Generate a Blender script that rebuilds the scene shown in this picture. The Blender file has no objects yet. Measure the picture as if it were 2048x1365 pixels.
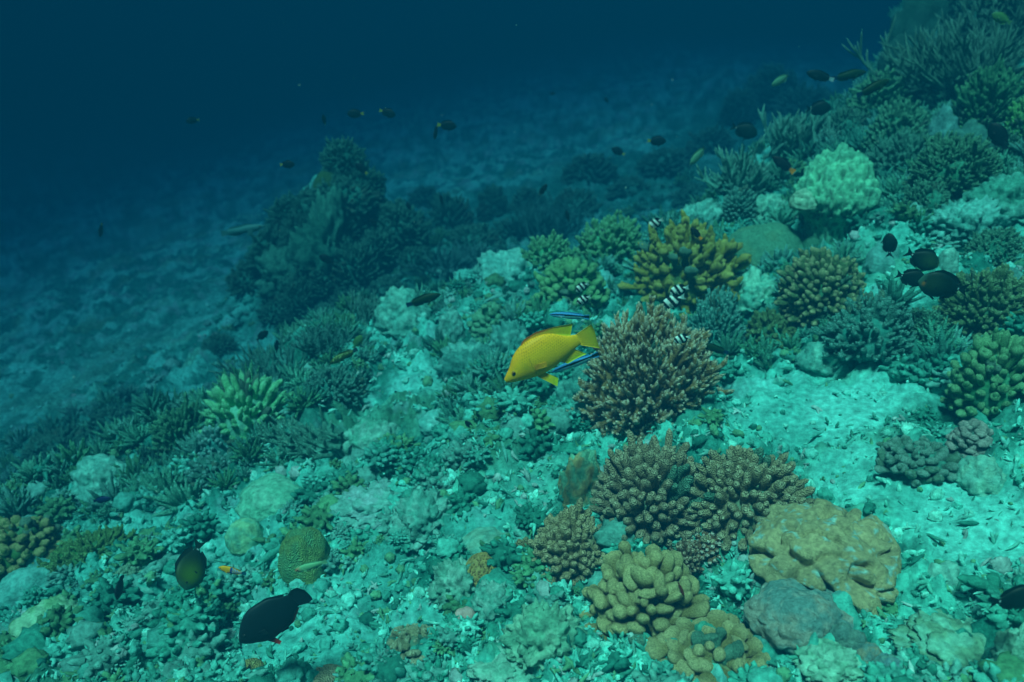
import bpy, bmesh, math, random
import numpy as np
from mathutils import Vector, Matrix

# ------------------------------------------------------------------ camera, light, exposure
SC = bpy.context.scene
COL = SC.collection
F = 1607.0                       # focal length in pixels of the 2048 wide photograph
PITCH = math.radians(22.0)
cam_d = bpy.data.cameras.new("camera")
cam = bpy.data.objects.new("camera", cam_d)
COL.objects.link(cam)
cam.location = (0, 0, 0)
cam.rotation_euler = (math.pi / 2 - PITCH, 0, 0)
cam_d.sensor_width = 36.0
cam_d.lens = 36.0 * F / 2048.0
cam_d.clip_start = 0.02
cam_d.clip_end = 500.0
cam_d.dof.use_dof = True
cam_d.dof.focus_distance = 2.05
cam_d.dof.aperture_fstop = 3.0
SC.camera = cam

SUN_EL, SUN_AZ = math.radians(66), math.radians(205)      # high, from behind and a little to the left
world = bpy.data.worlds.new("World")
SC.world = world
world.use_nodes = True
wn, wl = world.node_tree.nodes, world.node_tree.links
wn.clear()
sky = wn.new("ShaderNodeTexSky")
sky.sky_type = 'NISHITA'
sky.sun_disc = False
sky.sun_elevation = SUN_EL
sky.sun_rotation = SUN_AZ
tint = wn.new("ShaderNodeMixRGB")
tint.blend_type = 'MULTIPLY'
tint.inputs[0].default_value = 1.0
tint.inputs[2].default_value = (0.32, 0.92, 0.40, 1)      # the water column above filters the sky light
bg = wn.new("ShaderNodeBackground")
bg.inputs["Strength"].default_value = 0.05
wo = wn.new("ShaderNodeOutputWorld")
wl.new(sky.outputs[0], tint.inputs[1])
wl.new(tint.outputs[0], bg.inputs["Color"])
wl.new(bg.outputs[0], wo.inputs["Surface"])

sun_d = bpy.data.lights.new("sun", 'SUN')
sun_d.energy = 5.0
sun_d.angle = math.radians(10)                            # the rippled surface spreads the sun
sun_d.color = (0.33, 1.0, 0.60)
sun = bpy.data.objects.new("sun", sun_d)
COL.objects.link(sun)
sd = Vector((math.sin(SUN_AZ) * math.cos(SUN_EL), math.cos(SUN_AZ) * math.cos(SUN_EL), math.sin(SUN_EL)))
sun.rotation_euler = sd.to_track_quat('Z', 'Y').to_euler()

SC.view_settings.view_transform = 'Standard'
SC.view_settings.look = 'None'
SC.view_settings.exposure = 1.05
SC.view_settings.gamma = 1.0
SC.view_settings.use_curve_mapping = False
SC.cycles.use_denoising = True
SC.cycles.volume_bounces = 1
SC.cycles.max_bounces = 4
SC.cycles.diffuse_bounces = 2
SC.cycles.sample_clamp_indirect = 4.0

# the water itself: a box of even blue green haze round camera and reef
HAZE_SCATTER = (0.0001, 0.0122, 0.0258)
HAZE_ABSORB = (0.25, 0.226, 0.145)

# ------------------------------------------------------------------ numbers: noise, terrain, rays
RNG = np.random.default_rng(11)


def hash2(ix, iy, s):
    h = (ix.astype(np.int64) * 374761393 + iy.astype(np.int64) * 668265263 + s * 974634777) & 0xFFFFFFFF
    h = ((h ^ (h >> 13)) * 1274126177) & 0xFFFFFFFF
    h = h ^ (h >> 16)
    return (h & 0xFFFFFF) / float(0xFFFFFF)


def hash3(ix, iy, iz, s):
    return hash2(ix + iz * 7919, iy - iz * 104729, s)


def vnoise2(x, y, s=0):
    ix, iy = np.floor(x), np.floor(y)
    fx, fy = x - ix, y - iy
    fx = fx * fx * (3 - 2 * fx)
    fy = fy * fy * (3 - 2 * fy)
    a, b = hash2(ix, iy, s), hash2(ix + 1, iy, s)
    c, d = hash2(ix, iy + 1, s), hash2(ix + 1, iy + 1, s)
    return (a + (b - a) * fx) * (1 - fy) + (c + (d - c) * fx) * fy


def fbm2(x, y, s=0, o=4):
    t, a, n = 0.0, 0.5, 0.0
    for i in range(o):
        t = t + a * vnoise2(x, y, s + i)
        n += a
        x, y, a = x * 2.03 + 7.1, y * 2.03 + 3.7, a * 0.5
    return t / n


def vnoise3(p, s=0):
    i = np.floor(p)
    f = p - i
    f = f * f * (3 - 2 * f)
    r = 0
    for dx in (0, 1):
        for dy in (0, 1):
            for dz in (0, 1):
                w = (f[:, 0] if dx else 1 - f[:, 0]) * (f[:, 1] if dy else 1 - f[:, 1]) * (f[:, 2] if dz else 1 - f[:, 2])
                r = r + w * hash3(i[:, 0] + dx, i[:, 1] + dy, i[:, 2] + dz, s)
    return r


def fbm3(p, s=0, o=4):
    t, a, n = 0.0, 0.5, 0.0
    for i in range(o):
        t = t + a * vnoise3(p, s + i)
        n += a
        p, a = p * 2.03 + 5.3, a * 0.5
    return t / n


def worley2(x, y, s=0):
    ix, iy = np.floor(x), np.floor(y)
    best = np.full(x.shape, 9.0)
    for dx in (-1, 0, 1):
        for dy in (-1, 0, 1):
            cx, cy = ix + dx, iy + dy
            d = (cx + hash2(cx, cy, s) - x) ** 2 + (cy + hash2(cx, cy, s + 1) - y) ** 2
            best = np.minimum(best, d)
    return np.sqrt(best)


def worley3(p, s=0):
    i = np.floor(p)
    best = np.full(len(p), 9.0)
    for dx in (-1, 0, 1):
        for dy in (-1, 0, 1):
            for dz in (-1, 0, 1):
                c = i + np.array([dx, dy, dz])
                o = np.stack([hash3(c[:, 0], c[:, 1], c[:, 2], s + k) for k in range(3)], 1)
                best = np.minimum(best, ((c + o - p) ** 2).sum(1))
    return np.sqrt(best)


def sstep(a, b, x):
    t = np.clip((x - a) / (b - a), 0, 1)
    return t * t * (3 - 2 * t)


CREST_X = np.array([-6.0, -3.2, -2.0, -1.38, -0.8, 0.07, 0.97, 1.35, 1.76, 2.2, 2.6, 2.9, 3.4, 5.0])
CREST_Y = np.array([0.2, 1.7, 2.65, 3.3, 3.95, 4.3, 4.45, 4.9, 5.5, 5.7, 6.1, 6.7, 7.6, 10.0])


def smooth_height(x, y):
    """the reef terrace, its edge, and the deeper sandy floor beyond"""
    x, y = np.asarray(x, float), np.asarray(y, float)
    up = np.clip(x - 0.5, 0, 4.5)
    zn = -1.36 + 0.22 * np.clip(x, -6, 6) + 0.055 * (np.clip(y, -3, 12) - 2) + 0.05 * up ** 2
    zn = zn + 0.10 * np.exp(-((x - 0.85) ** 2 + (y - 0.75) ** 2) / 0.25)
    d = y - np.interp(x, CREST_X, CREST_Y)
    zf = -1.85 + 0.17 * np.clip(x, -9, 4) + 0.018 * (np.clip(y, 0, 30) - 5) - 0.05 * np.clip(-x - 2, 0, 8)
    zf = np.minimum(zf, zn - 0.25)
    k = sstep(-0.18, 0.75, d)
    z = zn * (1 - k) + zf * k
    z = z + 0.88 * np.exp(-(((x + 1.45) / 0.55) ** 2 + ((y - 6.3) / 0.6) ** 2))     # dark coral bommie on the floor
    z = z + 0.25 * np.exp(-(((x + 0.7) / 0.8) ** 2 + ((y - 6.0) / 0.6) ** 2))
    return z


SANDS = []
CALM = []       # footings of the big colonies, where the ground is even


def sand_patch(x, y):
    m = np.zeros(np.shape(x))
    w = 0.7 * (fbm2(x * 6, y * 6, 5, 4) - 0.5)
    for (cx, cy, rx, ry, s) in SANDS:
        d = np.sqrt(((x - cx) / rx) ** 2 + ((y - cy) / ry) ** 2) + w
        m = np.maximum(m, s * (1 - sstep(0.6, 1.25, d)))
    return m


def base_height(x, y):
    """smooth reef plus its hummocks and hollows"""
    x, y = np.asarray(x, float), np.asarray(y, float)
    z = smooth_height(x, y)
    d = y - np.interp(x, CREST_X, CREST_Y)
    k = (1 - 0.75 * sand_patch(x, y)) * (1 - 0.45 * sstep(0.1, 0.9, d))
    for (cx, cy, r) in CALM:
        k = k * (1 - 0.95 * np.exp(-(((x - cx) ** 2 + (y - cy) ** 2) / (r * r)) ** 2))
    return z + k * (0.24 * (fbm2(x * 2.3, y * 2.3, 40, 2) - 0.5) + 0.17 * (fbm2(x * 5.2, y * 5.2, 44, 2) - 0.5))


def ray(px, py):
    u, v = (px - 1024.0) / F, -(py - 682.0) / F
    c, s = math.cos(PITCH), math.sin(PITCH)
    return np.array([u, c + v * s, -s + v * c])


def depth_at(px, py, far=30.0):
    """distance along the optical axis at which the ray of a pixel meets the reef"""
    d = ray(px, py)
    t = np.linspace(0.5, far, 6000)
    h = d[2] * t - base_height(d[0] * t, d[1] * t)
    i = np.argmax(h < 0)
    if h[i] >= 0:
        return far
    if i == 0:
        return t[0]
    a, b = h[i - 1], h[i]
    return float(t[i - 1] + (t[i] - t[i - 1]) * a / (a - b))


def ground(px, py):
    t = depth_at(px, py)
    p = ray(px, py) * t
    return p, t


# ------------------------------------------------------------------ materials
def material(name, rough=0.85, noise_scale=60, noise_amt=0.35, bump_scale=200, bump=0.3, bump_kind='noise', spec=0.2, fine=None):
    m = bpy.data.materials.new(name)
    m.use_nodes = True
    n, l = m.node_tree.nodes, m.node_tree.links
    b = n["Principled BSDF"]
    b.inputs["Roughness"].default_value = rough
    b.inputs["Specular IOR Level"].default_value = spec
    at = n.new("ShaderNodeAttribute")
    at.attribute_name = "Col"
    tc = n.new("ShaderNodeNewGeometry") if False else n.new("ShaderNodeTexCoord")
    nz = n.new("ShaderNodeTexNoise")
    nz.inputs["Scale"].default_value = noise_scale
    nz.inputs["Detail"].default_value = 5
    nz.inputs["Roughness"].default_value = 0.65
    l.new(tc.outputs["Object"], nz.inputs["Vector"])
    mr = n.new("ShaderNodeMapRange")
    mr.inputs["From Min"].default_value = 0.28
    mr.inputs["From Max"].default_value = 0.72
    mr.inputs["To Min"].default_value = 1 - noise_amt
    mr.inputs["To Max"].default_value = 1 + noise_amt
    l.new(nz.outputs["Fac"], mr.inputs["Value"])
    mx = n.new("ShaderNodeMixRGB")
    mx.blend_type = 'MULTIPLY'
    mx.inputs[0].default_value = 1
    l.new(at.outputs["Color"], mx.inputs[1])
    l.new(mr.outputs[0], mx.inputs[2])
    l.new(mx.outputs[0], b.inputs["Base Color"])
    if bump_kind == 'voronoi':
        bt = n.new("ShaderNodeTexVoronoi")
        out = bt.outputs["Distance"]
    else:
        bt = n.new("ShaderNodeTexNoise")
        bt.inputs["Detail"].default_value = 6
        bt.inputs["Roughness"].default_value = 0.7
        out = bt.outputs["Fac"]
    bt.inputs["Scale"].default_value = bump_scale
    l.new(tc.outputs["Object"], bt.inputs["Vector"])
    bp = n.new("ShaderNodeBump")
    bp.inputs["Strength"].default_value = bump
    bp.inputs["Distance"].default_value = 0.01
    l.new(out, bp.inputs["Height"])
    l.new(bp.outputs[0], b.inputs["Normal"])
    return m


M = {
    'seabed': material('seabed', 0.95, 48, 0.45, 150, 1.0, spec=0.05),
    'rubble': material('rubble', 0.95, 70, 0.45, 260, 0.6, spec=0.05),
    'rock': material('rock', 0.95, 45, 0.5, 120, 0.9, spec=0.05),
    'coral': material('coral', 0.8, 90, 0.30, 260, 1.0, 'voronoi', spec=0.15),
    'knob_coral': material('knob_coral', 0.9, 240, 0.50, 420, 1.0, 'noise', spec=0.06),
    'smooth_coral': material('smooth_coral', 0.9, 95, 0.42, 230, 1.0, spec=0.06),
    'fish': material('fish', 0.5, 40, 0.12, 240, 0.10, spec=0.15),
    'fin': material('fin', 0.55, 30, 0.15, 160, 0.2, spec=0.2),
    'eye': material('eye', 0.15, 10, 0.05, 50, 0.0, spec=0.5),
}


# ------------------------------------------------------------------ mesh building
class Geo:
    def __init__(self):
        self.v, self.f3, self.f4, self.c, self.n = [], [], [], [], 0

    def add(self, v, f, c):
        """v (n,3); f list of int arrays (m,3) or (m,4); c (n,3) or one colour"""
        v = np.asarray(v, float).reshape(-1, 3)
        c = np.asarray(c, float)
        if c.ndim == 1:
            c = np.tile(c, (len(v), 1))
        for a in (f if isinstance(f, (list, tuple)) else [f]):
            a = np.asarray(a, np.int64)
            if a.size == 0:
                continue
            (self.f3 if a.shape[1] == 3 else self.f4).append(a + self.n)
        self.v.append(v)
        self.c.append(c.reshape(-1, 3))
        self.n += len(v)

    def mesh(self, name, smooth=True):
        v = np.concatenate(self.v)
        c = np.concatenate(self.c)
        f3 = np.concatenate(self.f3) if self.f3 else np.zeros((0, 3), np.int64)
        f4 = np.concatenate(self.f4) if self.f4 else np.zeros((0, 4), np.int64)
        me = bpy.data.meshes.new(name)
        me.vertices.add(len(v))
        me.vertices.foreach_set("co", v.astype(np.float32).ravel())
        loops = np.concatenate([f3.ravel(), f4.ravel()]).astype(np.int32)
        me.loops.add(len(loops))
        me.loops.foreach_set("vertex_index", loops)
        n3, n4 = len(f3), len(f4)
        me.polygons.add(n3 + n4)
        st = np.concatenate([np.arange(n3) * 3, n3 * 3 + np.arange(n4) * 4]).astype(np.int32)
        me.polygons.foreach_set("loop_start", st)
        me.polygons.foreach_set("use_smooth", np.full(n3 + n4, smooth))
        at = me.color_attributes.new("Col", 'FLOAT_COLOR', 'POINT')
        rgba = np.ones((len(v), 4), np.float32)
        rgba[:, :3] = np.clip(c, 0, 1)
        at.data.foreach_set("color", rgba.ravel())
        me.update(calc_edges=True)
        return me


def obj(name, geo, mat, parent=None, smooth=True):
    me = geo if isinstance(geo, bpy.types.Mesh) else geo.mesh(name, smooth)
    if not len(me.materials):
        me.materials.append(M[mat] if isinstance(mat, str) else mat)
    o = bpy.data.objects.new(name, me)
    COL.objects.link(o)
    if parent is not None:
        o.parent = parent
    return o


def tag(o, label=None, cat=None, group=None, kind=None):
    for k, v in (("label", label), ("category", cat), ("group", group), ("kind", kind)):
        if v:
            o[k] = v
    return o


def empty(name, loc):
    o = bpy.data.objects.new(name, None)
    o.empty_display_size = 0.05
    COL.objects.link(o)
    o.location = Vector([float(a) for a in loc])
    return o


def nrm(a):
    return a / np.maximum(np.linalg.norm(a, axis=-1, keepdims=True), 1e-9)


def tubes(P, R, C, k=6, wob=0.0, rng=RNG, squash=None):
    """P (B,n,3) paths, R (B,n) radii, C (B,n,3) colours -> verts, quads, colours; both ends closed by their small radii"""
    B, n, _ = P.shape
    T = nrm(np.gradient(P, axis=1))
    ref = np.where(np.abs(T[:, :1, 2:3]) > 0.9, np.array([1.0, 0, 0]), np.array([0, 0, 1.0]))
    ref = np.broadcast_to(ref, T.shape)
    X = nrm(np.cross(ref, T))
    Y = np.cross(T, X)
    a = np.linspace(0, 2 * np.pi, k, endpoint=False)
    rr = R[:, :, None] * np.ones(k)
    if wob:
        rr = rr * (1 + wob * (rng.random((B, n, k)) * 2 - 1))
    sx = 1.0 if squash is None else squash[:, None, None, None]
    V = P[:, :, None, :] + rr[..., None] * (np.cos(a)[None, None, :, None] * X[:, :, None, :] * sx + np.sin(a)[None, None, :, None] * Y[:, :, None, :])
    idx = np.arange(B * n * k).reshape(B, n, k)
    q = np.stack([idx[:, :-1, :], np.roll(idx, -1, 2)[:, :-1, :], np.roll(idx, -1, 2)[:, 1:, :], idx[:, 1:, :]], -1).reshape(-1, 4)
    cc = np.repeat(C[:, :, None, :], k, 2)
    return V.reshape(B, n * k, 3), q.reshape(B, (n - 1) * k, 4), cc.reshape(B, n * k, 3)


def add_tubes(g, P, R, C, k=6, wob=0.0, rng=RNG, squash=None):
    if len(P) == 0:
        return
    V, q, c = tubes(P, R, C, k, wob, rng, squash)
    g.add(V.reshape(-1, 3), q.reshape(-1, 4), c.reshape(-1, 3))


_ico = {}


def ico(sub):
    if sub not in _ico:
        bm = bmesh.new()
        bmesh.ops.create_icosphere(bm, subdivisions=sub, radius=1.0)
        v = np.array([x.co[:] for x in bm.verts])
        f = np.array([[x.index for x in p.verts] for p in bm.faces])
        bm.free()
        _ico[sub] = (v, f)
    return _ico[sub]


def fib_dome(n, rng, low=-0.15):
    i = np.arange(n) + 0.5
    z = 1 - (1 - low) * i / n
    a = i * 2.399963 + rng.random() * 6
    r = np.sqrt(np.maximum(1 - z * z, 0))
    d = np.stack([r * np.cos(a), r * np.sin(a), z], 1)
    return nrm(d + rng.normal(0, 0.35 / math.sqrt(n), d.shape))

# ------------------------------------------------------------------ seabed
SAND = [  # pixel ellipses of bare sand on the reef: x, y, half width, half height, strength
    (1660, 840, 190, 75, 1.0), (1850, 605, 48, 40, 1.0), (840, 755, 60, 40, 0.8), (600, 1285, 150, 60, 0.9),
    (1950, 1090, 130, 150, 1.0), (1730, 960, 110, 70, 0.9), (1560, 800, 60, 30, 0.8), (1080, 960, 150, 60, 0.45),
    (470, 1090, 110, 45, 0.5), (1000, 1020, 120, 40, 0.5), (1880, 440, 60, 40, 0.5), (720, 1180, 110, 45, 0.6), (820, 1250, 90, 50, 0.5),
    (1830, 1000, 70, 60, 0.8), (230, 960, 60, 40, 0.5), (300, 1060, 90, 50, 0.35), (1230, 1070, 40, 30, 0.8)]
for (px, py, r) in [(1640, 1150, 185), (1590, 1270, 120), (1300, 1030, 120), (1488, 1040, 120), (1290, 1230, 125), (1425, 1340, 120), (605, 1135, 75), (965, 1160, 60), (1658, 450, 100),
                    (1290, 790, 150), (1368, 570, 110), (540, 1030, 90), (1648, 600, 90), (975, 1095, 60), (1105, 1110, 70), (500, 870, 80), (1838, 945, 90)]:
    p, t = ground(px, py)
    CALM.append((p[0], p[1], r * t / F * 1.15))
_found = []
for (px, py, rx, ry, s) in SAND:
    p, t = ground(px, py)
    q, _ = ground(px, py - ry)
    _found.append((p[0], p[1], rx * t / F, max(min(abs(q[1] - p[1]), 2.5 * rx * t / F), rx * t / F * 0.6), s))
SANDS.extend(_found)


def sandiness(x, y):
    dd = y - np.interp(x, CREST_X, CREST_Y)
    floor = sstep(0.35, 0.95, dd) * (0.05 + 0.45 * sstep(0.47, 0.68, fbm2(x * 1.6, y * 1.2, 31, 5)))
    return np.maximum(sand_patch(x, y), floor)


def relief(x, y, m):
    """rubble relief on top of the smooth height; m = sandiness"""
    r = 1 - m
    h = 0.05 * (fbm2(x * 10, y * 10, 43, 2) - 0.5) * (0.2 + 0.8 * r)
    w1 = worley2(x * 9 + 0.4 * vnoise2(x * 20, y * 20, 3), y * 9, 50)
    h = h + 0.092 * (0.55 - np.minimum(w1, 0.9)) * r
    w2 = worley2(x * 24, y * 24 + 0.5 * vnoise2(x * 40, y * 40, 4), 60)
    h = h + 0.024 * (0.55 - np.minimum(w2, 0.9)) * (0.15 + 0.85 * r)
    h = h + 0.030 * (fbm2(x * 30, y * 30, 70, 3) - 0.5) * (0.12 + 0.88 * r)
    h = h + 0.007 * (0.5 - np.minimum(worley2(x * 62, y * 62, 66), 0.9)) * (0.5 + 0.5 * r)
    h = h + 0.012 * (fbm2(x * 95, y * 95, 80, 2) - 0.5) * (0.25 + 0.75 * r)
    return h


TURF_SHADE = [  # pixel ellipses of dark turf, and of shade painted in hollows and below corals: x, y, half width, half height
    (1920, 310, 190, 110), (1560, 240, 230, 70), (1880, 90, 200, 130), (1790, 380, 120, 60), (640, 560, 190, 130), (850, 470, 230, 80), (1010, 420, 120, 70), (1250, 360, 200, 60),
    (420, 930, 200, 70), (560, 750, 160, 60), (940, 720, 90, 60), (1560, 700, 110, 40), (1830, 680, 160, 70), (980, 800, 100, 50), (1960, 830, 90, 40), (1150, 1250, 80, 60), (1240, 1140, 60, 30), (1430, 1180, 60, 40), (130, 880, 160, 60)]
TURF_SHADES = []
for (px, py, rx, ry) in TURF_SHADE:
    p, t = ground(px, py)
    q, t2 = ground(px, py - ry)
    TURF_SHADES.append((p[0], p[1], rx * t / F, max(min(abs(q[1] - p[1]), 2.5 * rx * t / F), rx * t / F * 0.5)))


def turf_shade(x, y):
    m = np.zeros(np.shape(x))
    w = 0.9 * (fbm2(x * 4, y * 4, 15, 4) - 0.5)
    for (cx, cy, rx, ry) in TURF_SHADES:
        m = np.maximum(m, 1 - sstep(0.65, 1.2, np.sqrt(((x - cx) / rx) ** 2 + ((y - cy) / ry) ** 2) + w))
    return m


def seabed():
    az = np.concatenate([np.linspace(-80, -47, 50, endpoint=False), np.linspace(-47, 47, 1000), np.linspace(47.4, 80, 50)])
    az = np.radians(az)
    rr = np.concatenate([np.geomspace(0.35, 0.9, 40, endpoint=False), np.geomspace(0.9, 11, 640, endpoint=False), np.geomspace(11, 70, 60)])
    A, R = np.meshgrid(az, rr)
    x, y = (np.sin(A) * R).ravel(), (np.cos(A) * R).ravel()
    m = sandiness(x, y)
    z = base_height(x, y) + relief(x, y, m)
    sand = np.array([0.46, 0.80, 0.73])
    turf = np.array([0.06, 0.24, 0.19])
    pale = np.array([0.30, 0.68, 0.58])
    k = sstep(0.40, 0.64, fbm2(x * 7, y * 7, 90, 5))[:, None]
    rub = turf * (1 - k) + pale * k
    olive = sstep(0.56, 0.7, fbm2(x * 3.2, y * 3.2, 97, 4))[:, None]
    rub = rub * (1 - 0.5 * olive) + np.array([0.24, 0.34, 0.20]) * 0.5 * olive
    lilac = sstep(0.62, 0.72, fbm2(x * 11, y * 11, 99, 4))[:, None]
    rub = rub * (1 - 0.5 * lilac) + np.array([0.50, 0.50, 0.52]) * 0.5 * lilac
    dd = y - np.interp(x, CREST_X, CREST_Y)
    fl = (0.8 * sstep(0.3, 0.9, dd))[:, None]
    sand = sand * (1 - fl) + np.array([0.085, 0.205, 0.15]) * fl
    speck = 0.62 + 0.76 * fbm2(x * 60, y * 60, 93, 3)[:, None]
    blot = (0.85 * sstep(0.46, 0.62, fbm2(x * 5, y * 5, 101, 5)) * np.clip(m * 1.2, 0, 1))[:, None]
    sand = sand * (1 - 0.65 * blot) + np.array([0.14, 0.42, 0.36]) * 0.65 * blot
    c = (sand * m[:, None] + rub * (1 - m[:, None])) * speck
    tf = (0.85 * turf_shade(x, y) * (0.55 + 0.9 * np.clip(fbm2(x * 14, y * 14, 17, 4) - 0.2, 0, 0.5)))[:, None]
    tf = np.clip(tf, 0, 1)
    c = c * (1 - tf) + np.array([0.06, 0.20, 0.145]) * speck * tf  # dark turf colour, which also paints in the shade of hollows
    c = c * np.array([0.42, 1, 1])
    nr, na = len(rr), len(az)
    i = np.arange(nr * na).reshape(nr, na)
    q = np.stack([i[:-1, :-1], i[1:, :-1], i[1:, 1:], i[:-1, 1:]], -1).reshape(-1, 4)[:, ::-1]
    g = Geo()
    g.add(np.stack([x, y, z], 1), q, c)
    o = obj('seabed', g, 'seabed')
    tag(o, 'pale sand and coral rubble slope rising to one side', kind='structure')
    return o


seabed()


def full_height(x, y):
    x, y = np.asarray(x, float), np.asarray(y, float)
    return base_height(x, y) + relief(x, y, sandiness(x, y))


# ------------------------------------------------------------------ loose rubble: too much to count
FOOT = []        # where colonies stand, kept free of loose pieces


def proto_lump(rng):
    v, f = ico(3)
    v = v * (1 + 0.6 * (fbm3(v * 2.4 + rng.random(3) * 50, 7, 4) - 0.5)[:, None] * 2 + 0.35 * (0.5 - np.minimum(worley3(v * 3.2 + rng.random(3) * 50, 3), 0.9))[:, None])
    v = v * np.array([1, rng.uniform(0.6, 1), rng.uniform(0.45, 0.8)])
    return v * 0.55, f, np.ones((len(v), 3))


def proto_stick(rng, branches=1):
    g = Geo()
    n = 7
    s = np.linspace(0, 1, n)
    for b in range(branches):
        d = nrm(rng.normal(size=3) * np.array([1, 1, 0.35]))
        bend = rng.normal(size=3) * 0.25
        st = np.zeros(3) if b == 0 else g.v[0].mean(0) * rng.uniform(0.3, 1)
        L = 1.3 if b == 0 else rng.uniform(0.45, 0.9)
        P = st + (s[:, None] * d + (s ** 2)[:, None] * bend) * L - (d * 0.5 if b == 0 else 0)
        R = 0.17 * np.array([0.15, 0.75, 1, 1, 0.9, 0.7, 0.1]) * rng.uniform(0.7, 1.1)
        C = np.ones((n, 3)) * np.array([0.95, 1.0, 1.0, 1.0, 1.02, 1.1, 1.15])[:, None]
        add_tubes(g, P[None], R[None], C[None], 6, 0.12, rng)
    return np.concatenate(g.v), [np.concatenate(g.f4)], np.concatenate(g.c)


def proto_head(rng, n=34):
    g = Geo()
    d = fib_dome(n, rng, -0.1)
    s = np.linspace(0.45, 1, 6)
    L = rng.uniform(0.72, 1.15, n)
    P = d[:, None, :] * (s[None, :, None] * L[:, None, None]) + rng.normal(0, 0.03, (n, 6, 3))
    R = np.array([0.13, 0.135, 0.14, 0.135, 0.11, 0.02])[None, :] * rng.uniform(0.7, 1.35, (n, 1))
    C = np.ones((n, 6, 3)) * np.array([0.8, 0.8, 0.88, 0.95, 1.1, 1.2])[None, :, None]
    add_tubes(g, P, R, C, 5, 0.15, rng)
    v, f = ico(2)
    b = Geo()
    return np.concatenate(g.v + [v * 0.62]) * 0.8 * np.array([1, 1, 0.8]), [np.concatenate(g.f4), f + g.n], np.concatenate(g.c + [np.full((len(v), 3), 0.75)])


def proto_tuft(rng, n=34):
    g = Geo()
    d = fib_dome(n, rng, 0.15)
    s = np.linspace(0.1, 1, 7)
    L = rng.uniform(0.65, 0.95, n)
    bend = rng.normal(0, 0.16, (n, 1, 3))
    P = d[:, None, :] * (s[None, :, None] * L[:, None, None]) + bend * (s ** 2)[None, :, None] + np.array([0, 0, 0.15]) * (s ** 2)[None, :, None]
    R = np.array([0.08, 0.08, 0.082, 0.085, 0.082, 0.068, 0.015])[None, :] * rng.uniform(0.7, 1.3, (n, 1))
    C = np.ones((n, 7, 3)) * np.array([0.6, 0.65, 0.75, 0.85, 1.0, 1.2, 1.3])[None, :, None]
    add_tubes(g, P, R, C, 5, 0.15, rng)
    return np.concatenate(g.v), [np.concatenate(g.f4)], np.concatenate(g.c)


def proto_knob(rng):
    v, f = ico(3)
    s = rng.random(3) * 50
    r = 1 + 0.7 * (0.5 - np.minimum(worley3(v * 2.4 + s, 3), 0.9)) + 0.5 * (fbm3(v * 3 + s, 5, 3) - 0.5)
    return v * r[:, None] * np.array([1, 1, 0.75]) * 0.62, f, (0.85 + 0.3 * fbm3(v * 4 + s, 8, 2))[:, None] * np.ones(3)


def proto_flake(rng):
    v, f = ico(2)
    v = v * np.array([1, 0.8, 0.16])
    v = v * (1 + 0.5 * (fbm3(v * 2.0 + rng.random(3) * 30, 9, 3) - 0.5)[:, None])
    v[:, 2] += 0.25 * (v[:, 0] ** 2 - 0.3)
    return v * 0.7, f, np.ones((len(v), 3))


def scatter(name, protos, N, size, mat, colours, label, where, rlo=0.9, rhi=7.0, sink=0.15, upright=0.0, seed=1, rexp=1.0):
    """N pieces spread over the reef, denser close by; ONE object of kind stuff"""
    rng = np.random.default_rng(seed)
    ps = [p(rng) for p in protos for _ in range(6)]
    u = rng.random(N * 5)
    r = (rlo ** (1 - rexp) + u * (rhi ** (1 - rexp) - rlo ** (1 - rexp))) ** (1 / (1 - rexp)) if rexp != 1 else rlo * (rhi / rlo) ** u
    a = np.radians(rng.uniform(-55, 55, N * 5))
    x, y = np.sin(a) * r, np.cos(a) * r
    ok = rng.random(N * 5) < where(x, y)
    for (fx, fy, fr) in FOOT:
        ok &= (x - fx) ** 2 + (y - fy) ** 2 > (0.9 * fr) ** 2
    k = np.where(ok)[0][:N]
    x, y, r = x[k], y[k], r[k]
    n = len(x)
    s = size[0] * (size[1] / size[0]) ** (rng.random(n) ** 1.6)
    z = full_height(x, y) + s * (0.35 - sink)
    q = nrm(rng.normal(size=(n, 4)) * np.array([1, 1 - upright, 1 - upright, 1]))
    w_, x_, y_, z_ = q.T
    Rm = np.stack([1 - 2 * (y_ ** 2 + z_ ** 2), 2 * (x_ * y_ - z_ * w_), 2 * (x_ * z_ + y_ * w_),
                   2 * (x_ * y_ + z_ * w_), 1 - 2 * (x_ ** 2 + z_ ** 2), 2 * (y_ * z_ - x_ * w_),
                   2 * (x_ * z_ - y_ * w_), 2 * (y_ * z_ + x_ * w_), 1 - 2 * (x_ ** 2 + y_ ** 2)], 1).reshape(n, 3, 3)
    if upright >= 1:
        th = rng.random(n) * 6.283
        Rm = np.zeros((n, 3, 3))
        Rm[:, 0, 0] = Rm[:, 1, 1] = np.cos(th)
        Rm[:, 0, 1], Rm[:, 1, 0] = -np.sin(th), np.sin(th)
        Rm[:, 2, 2] = 1
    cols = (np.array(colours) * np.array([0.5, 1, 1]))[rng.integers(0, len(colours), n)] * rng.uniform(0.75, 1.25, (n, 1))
    pick = rng.integers(0, len(ps), n)
    g = Geo()
    for j, (v, f, c) in enumerate(ps):
        w = np.where(pick == j)[0]
        if not len(w):
            continue
        V = np.einsum('nij,mj->nmi', Rm[w] * s[w][:, None, None], v) + np.stack([x[w], y[w], z[w]], 1)[:, None, :]
        off = (np.arange(len(w)) * len(v))[:, None, None]
        fs = [(a[None] + off).reshape(-1, a.shape[1]) for a in (f if isinstance(f, list) else [f])]
        g.add(V.reshape(-1, 3), fs, (cols[w][:, None, :] * c[None]).reshape(-1, 3))
    o = obj(name, g, mat)
    tag(o, label, kind='stuff')
    return o


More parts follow.
